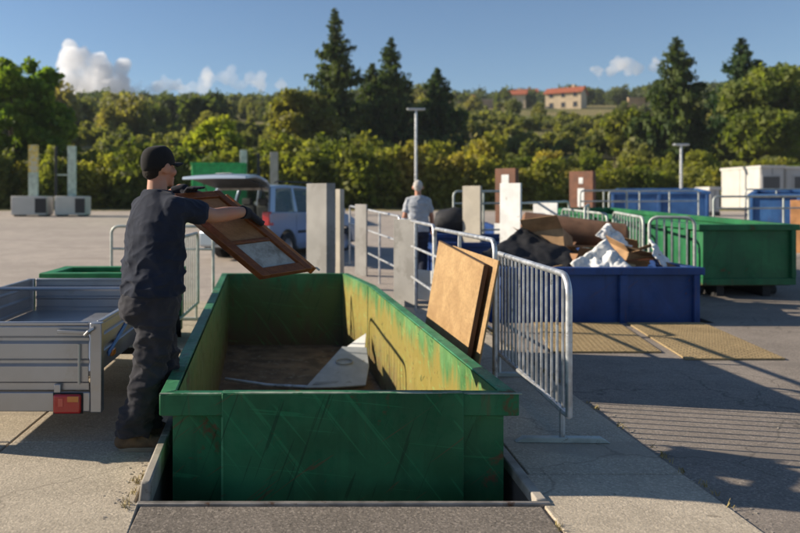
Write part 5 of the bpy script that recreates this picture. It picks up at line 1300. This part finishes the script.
        p_ell(m, g+dr*0.06+U*0.07, (dr*0.07, sd2*0.034, U*0.03))
        sh = garment('shoe', m, 0.006, 4, M['leather'], t)
        m = MB(); rg = []
        for z, kk in ((0.0, 1.0), (0.012, 1.03), (0.026, 1.0)):
            ring = []
            for q in range(20):
                a = 2*math.pi*q/20; along = math.cos(a); ring.append(g+dr*((k-0.15)*0.5+0.02+along*(k/2+0.022)*kk)+sd2*math.sin(a)*(0.049 if along > 0 else 0.041)*kk+U*z)
            rg.append(ring)
        m.loft(rg); m.build('sole', M['sole'], sh, ang=50)
        m = MB()
        for q in range(4): c = g+dr*(0.05+0.022*q)+U*(0.1-0.008*q); m.tube([c-sd2*0.025, c+U*0.006, c+sd2*0.025], 0.003, 5)
        m.build('laces', M['trim'], sh)
    # gloves
    Er = D_.lerp(C_, 0.40); dd = (C_-D_).normalized(); m = MB(); inw = -vy
    hand_prims(m, Wr+V(0.012, 0.014, 0), Er, dd, nf, inw, thumb=-1, s=1.12); p_capsule(m, Wr.lerp(El, 0.12), Wr+(Er-Wr).normalized()*0.03, 0.043, 0.036, flat0=True)
    garment('glove', m, 0.0045, 2, M['glove'], t)
    El2 = A_.lerp(D_, 0.5); m = MB(); dl = (D_-A_).normalized()
    hand_prims(m, Wl, El2, dl, -nf, ux, thumb=1, s=1.12, thick=0.05); p_capsule(m, Wl.lerp(Ll, 0.2), Wl+(El2-Wl).normalized()*0.03, 0.044, 0.036, flat0=True)
    garment('glove', m, 0.0045, 2, M['glove'], t)
    # hair and cap
    m = MB(); p_ell(m, hc-Fh*0.012+U*0.005, (Fh*0.088, Rh*0.0795, U*0.062)); 
    p_ell(m, hc-Fh*0.058-U*0.03, (Fh*0.044, Rh*0.064, U*0.048))
    garment('hair', m, 0.005, 2, M['hair'], t, lambda p: 0.002*mnoise.noise(p*90))
    tl = (Fh*0.985+U*0.17).normalized(); up2 = (U*0.985-Fh*0.17).normalized(); cc = hc+U*0.034
    rings = []
    for q in range(8):
        a = q/7*math.pi/2*0.97; r = math.cos(a)**0.6; zz = math.sin(a)*0.112
        rings.append([cc-up2*0.028*0+up2*(zz-0.018)+tl*(0.108*r*math.cos(b)-0.01)+Rh*(0.09*r*math.sin(b)) for b in [2*math.pi*k/28 for k in range(28)]])
    rings.insert(0, [cc-up2*(0.047+0.018*(-math.cos(2*math.pi*k/28)))+tl*(0.105*math.cos(2*math.pi*k/28)-0.01)+Rh*0.087*math.sin(2*math.pi*k/28) for k in range(28)])
    m = MB(); m.loft(rings); cp = m.build('cap', M['cap'], t, ang=80)
    sub = cp.modifiers.new('s', 'SUBSURF'); sub.levels = 1; sub.render_levels = 1
    m = MB(); vs = []; nb = 13
    for q in range(nb):
        a = -1.05+2.1*q/(nb-1); base = cc-up2*0.03+tl*(0.1*math.cos(a)-0.01)+Rh*0.085*math.sin(a); ext = 0.072*math.cos(a*1.25)**0.6 if abs(a*1.25) < 1.5 else 0.0
        drop = -0.012*abs(math.sin(a))**2; vs += [base+up2*0.004, base+tl*ext*0.55+up2*(0.006+drop), base+tl*ext+up2*(0.0+drop*1.6)]
    m.add(vs, [(3*q+i, 3*q+i+1, 3*q+i+4, 3*q+i+3) for q in range(nb-1) for i in range(2)]); br = m.build('brim', M['cap'], cp); s2 = br.modifiers.new('s', 'SOLIDIFY'); s2.thickness = 0.005
    m = MB(); p_ell(m, cc+up2*0.088-tl*0.01, (tl*0.008, Rh*0.008, up2*0.005)); m.build('button', M['cap'], cp)
    return t
near_man()

def far_man():
    x, y = 1.98, 13.3; g = th(x, y); o = V(x, y, g)
    t = thing('person', 'grey haired man in pale grey t-shirt walking away beyond the railing', 'person', (x, y, g))
    U = V(0, 0, 1); F = V(0.12, 0.99, 0); Rt = V(0.99, -0.12, 0); hc = o+V(0.0, 0.03, 1.62)
    Sr, Sl = o+Rt*0.165+U*1.375, o-Rt*0.165+U*1.375
    Er, El = o+Rt*0.235+U*1.1+F*0.02, o-Rt*0.235+U*1.1-F*0.02; Wr, Wl = o+Rt*0.25+U*0.88+F*0.12, o-Rt*0.26+U*0.90+F*0.05
    hR, hL = o+Rt*0.09+U*0.86, o-Rt*0.09+U*0.86; kR, kL = o+Rt*0.09+U*0.47+F*0.06, o-Rt*0.1+U*0.47; aR, aL = o+Rt*0.08+U*0.09-F*0.08, o-Rt*0.1+U*0.09+F*0.12
    m = MB(); head_prims(m, hc, F, Rt); p_capsule(m, o+U*1.4, hc-U*0.06, 0.06, 0.054)
    p_loft(m, [(o+U*0.84, 0.15, 0.11), (o+U*1.1, 0.16, 0.11), (o+U*1.33, 0.18, 0.11), (o+U*1.43, 0.12, 0.08)], Rt, F)
    for S, E, W in ((Sr, Er, Wr), (Sl, El, Wl)):
        p_capsule(m, S, E, 0.052, 0.042); p_capsule(m, E, W, 0.042, 0.028); pdv = (W-E).normalized(); sdv = F
        p_capsule(m, W, W+pdv*0.08, 0.028, 0.03)
        for q, (of, ln) in enumerate(((-0.027, 0.05), (-0.009, 0.062), (0.009, 0.058), (0.026, 0.044))):
            a = W+pdv*0.09+sdv*of; p_capsule(m, a, a+pdv*ln*0.55+sdv*0.004, 0.009, 0.0085, 8); p_capsule(m, a+pdv*ln*0.55+sdv*0.004, a+pdv*ln+sdv*0.012, 0.0085, 0.0075, 8)
        p_capsule(m, W+pdv*0.03+sdv*0.025, W+pdv*0.075+sdv*0.052, 0.012, 0.009, 8)
    for H, K, A in ((hR, kR, aR), (hL, kL, aL)): p_capsule(m, H, K, 0.08, 0.055); p_capsule(m, K, A, 0.055, 0.04)
    garment('body', m, 0.008, 3, M['skin'], t)
    m = MB(); p_loft(m, [(o+U*0.84, 0.19, 0.145), (o+U*1.0, 0.185, 0.14), (o+U*1.2, 0.19, 0.135), (o+U*1.34, 0.2, 0.125), (o+U*1.42, 0.15, 0.1), (o+U*1.47, 0.08, 0.075)], Rt, F)
    for S, E in ((Sr, Er), (Sl, El)): p_capsule(m, S, S.lerp(E, 0.75), 0.066, 0.064, flat1=True); p_capsule(m, (o+U*1.43).lerp(S, 0.25), S, 0.06, 0.066)
    garment('t_shirt', m, 0.01, 8, M['tee'], t, lambda p: fold(p, 7, 10, 0.009, 1, 2.0))
    m = MB(); p_loft(m, [(o+U*0.76, 0.17, 0.125), (o+U*0.93, 0.175, 0.125)], Rt, F)
    for H, K, A in ((hR, kR, aR), (hL, kL, aL)): p_capsule(m, H, K, 0.105, 0.08); p_capsule(m, K, A, 0.078, 0.075, flat1=True)
    garment('trousers', m, 0.011, 4, M['dark_jeans'], t, lambda p: fold(p, 7, 12, 0.009, 1, 5.0))
    for A in (aR, aL):
        gq = V(A.x, A.y, th(A.x, A.y)); m = MB(); p_capsule(m, gq-F*0.06+U*0.045, gq+F*0.14+U*0.04, 0.04, 0.036); p_capsule(m, gq+U*0.05, gq+U*0.11, 0.045, 0.045); garment('shoe', m, 0.008, 3, M['trim'], t)
    m = MB(); p_ell(m, hc-F*0.014+U*0.026, (F*0.1, Rt*0.084, U*0.098)); p_ell(m, hc-F*0.055-U*0.03, (F*0.045, Rt*0.06, U*0.05)); garment('hair', m, 0.006, 2, M['hair_g'], t, lambda p: 0.004*mnoise.noise(p*60))
far_man()
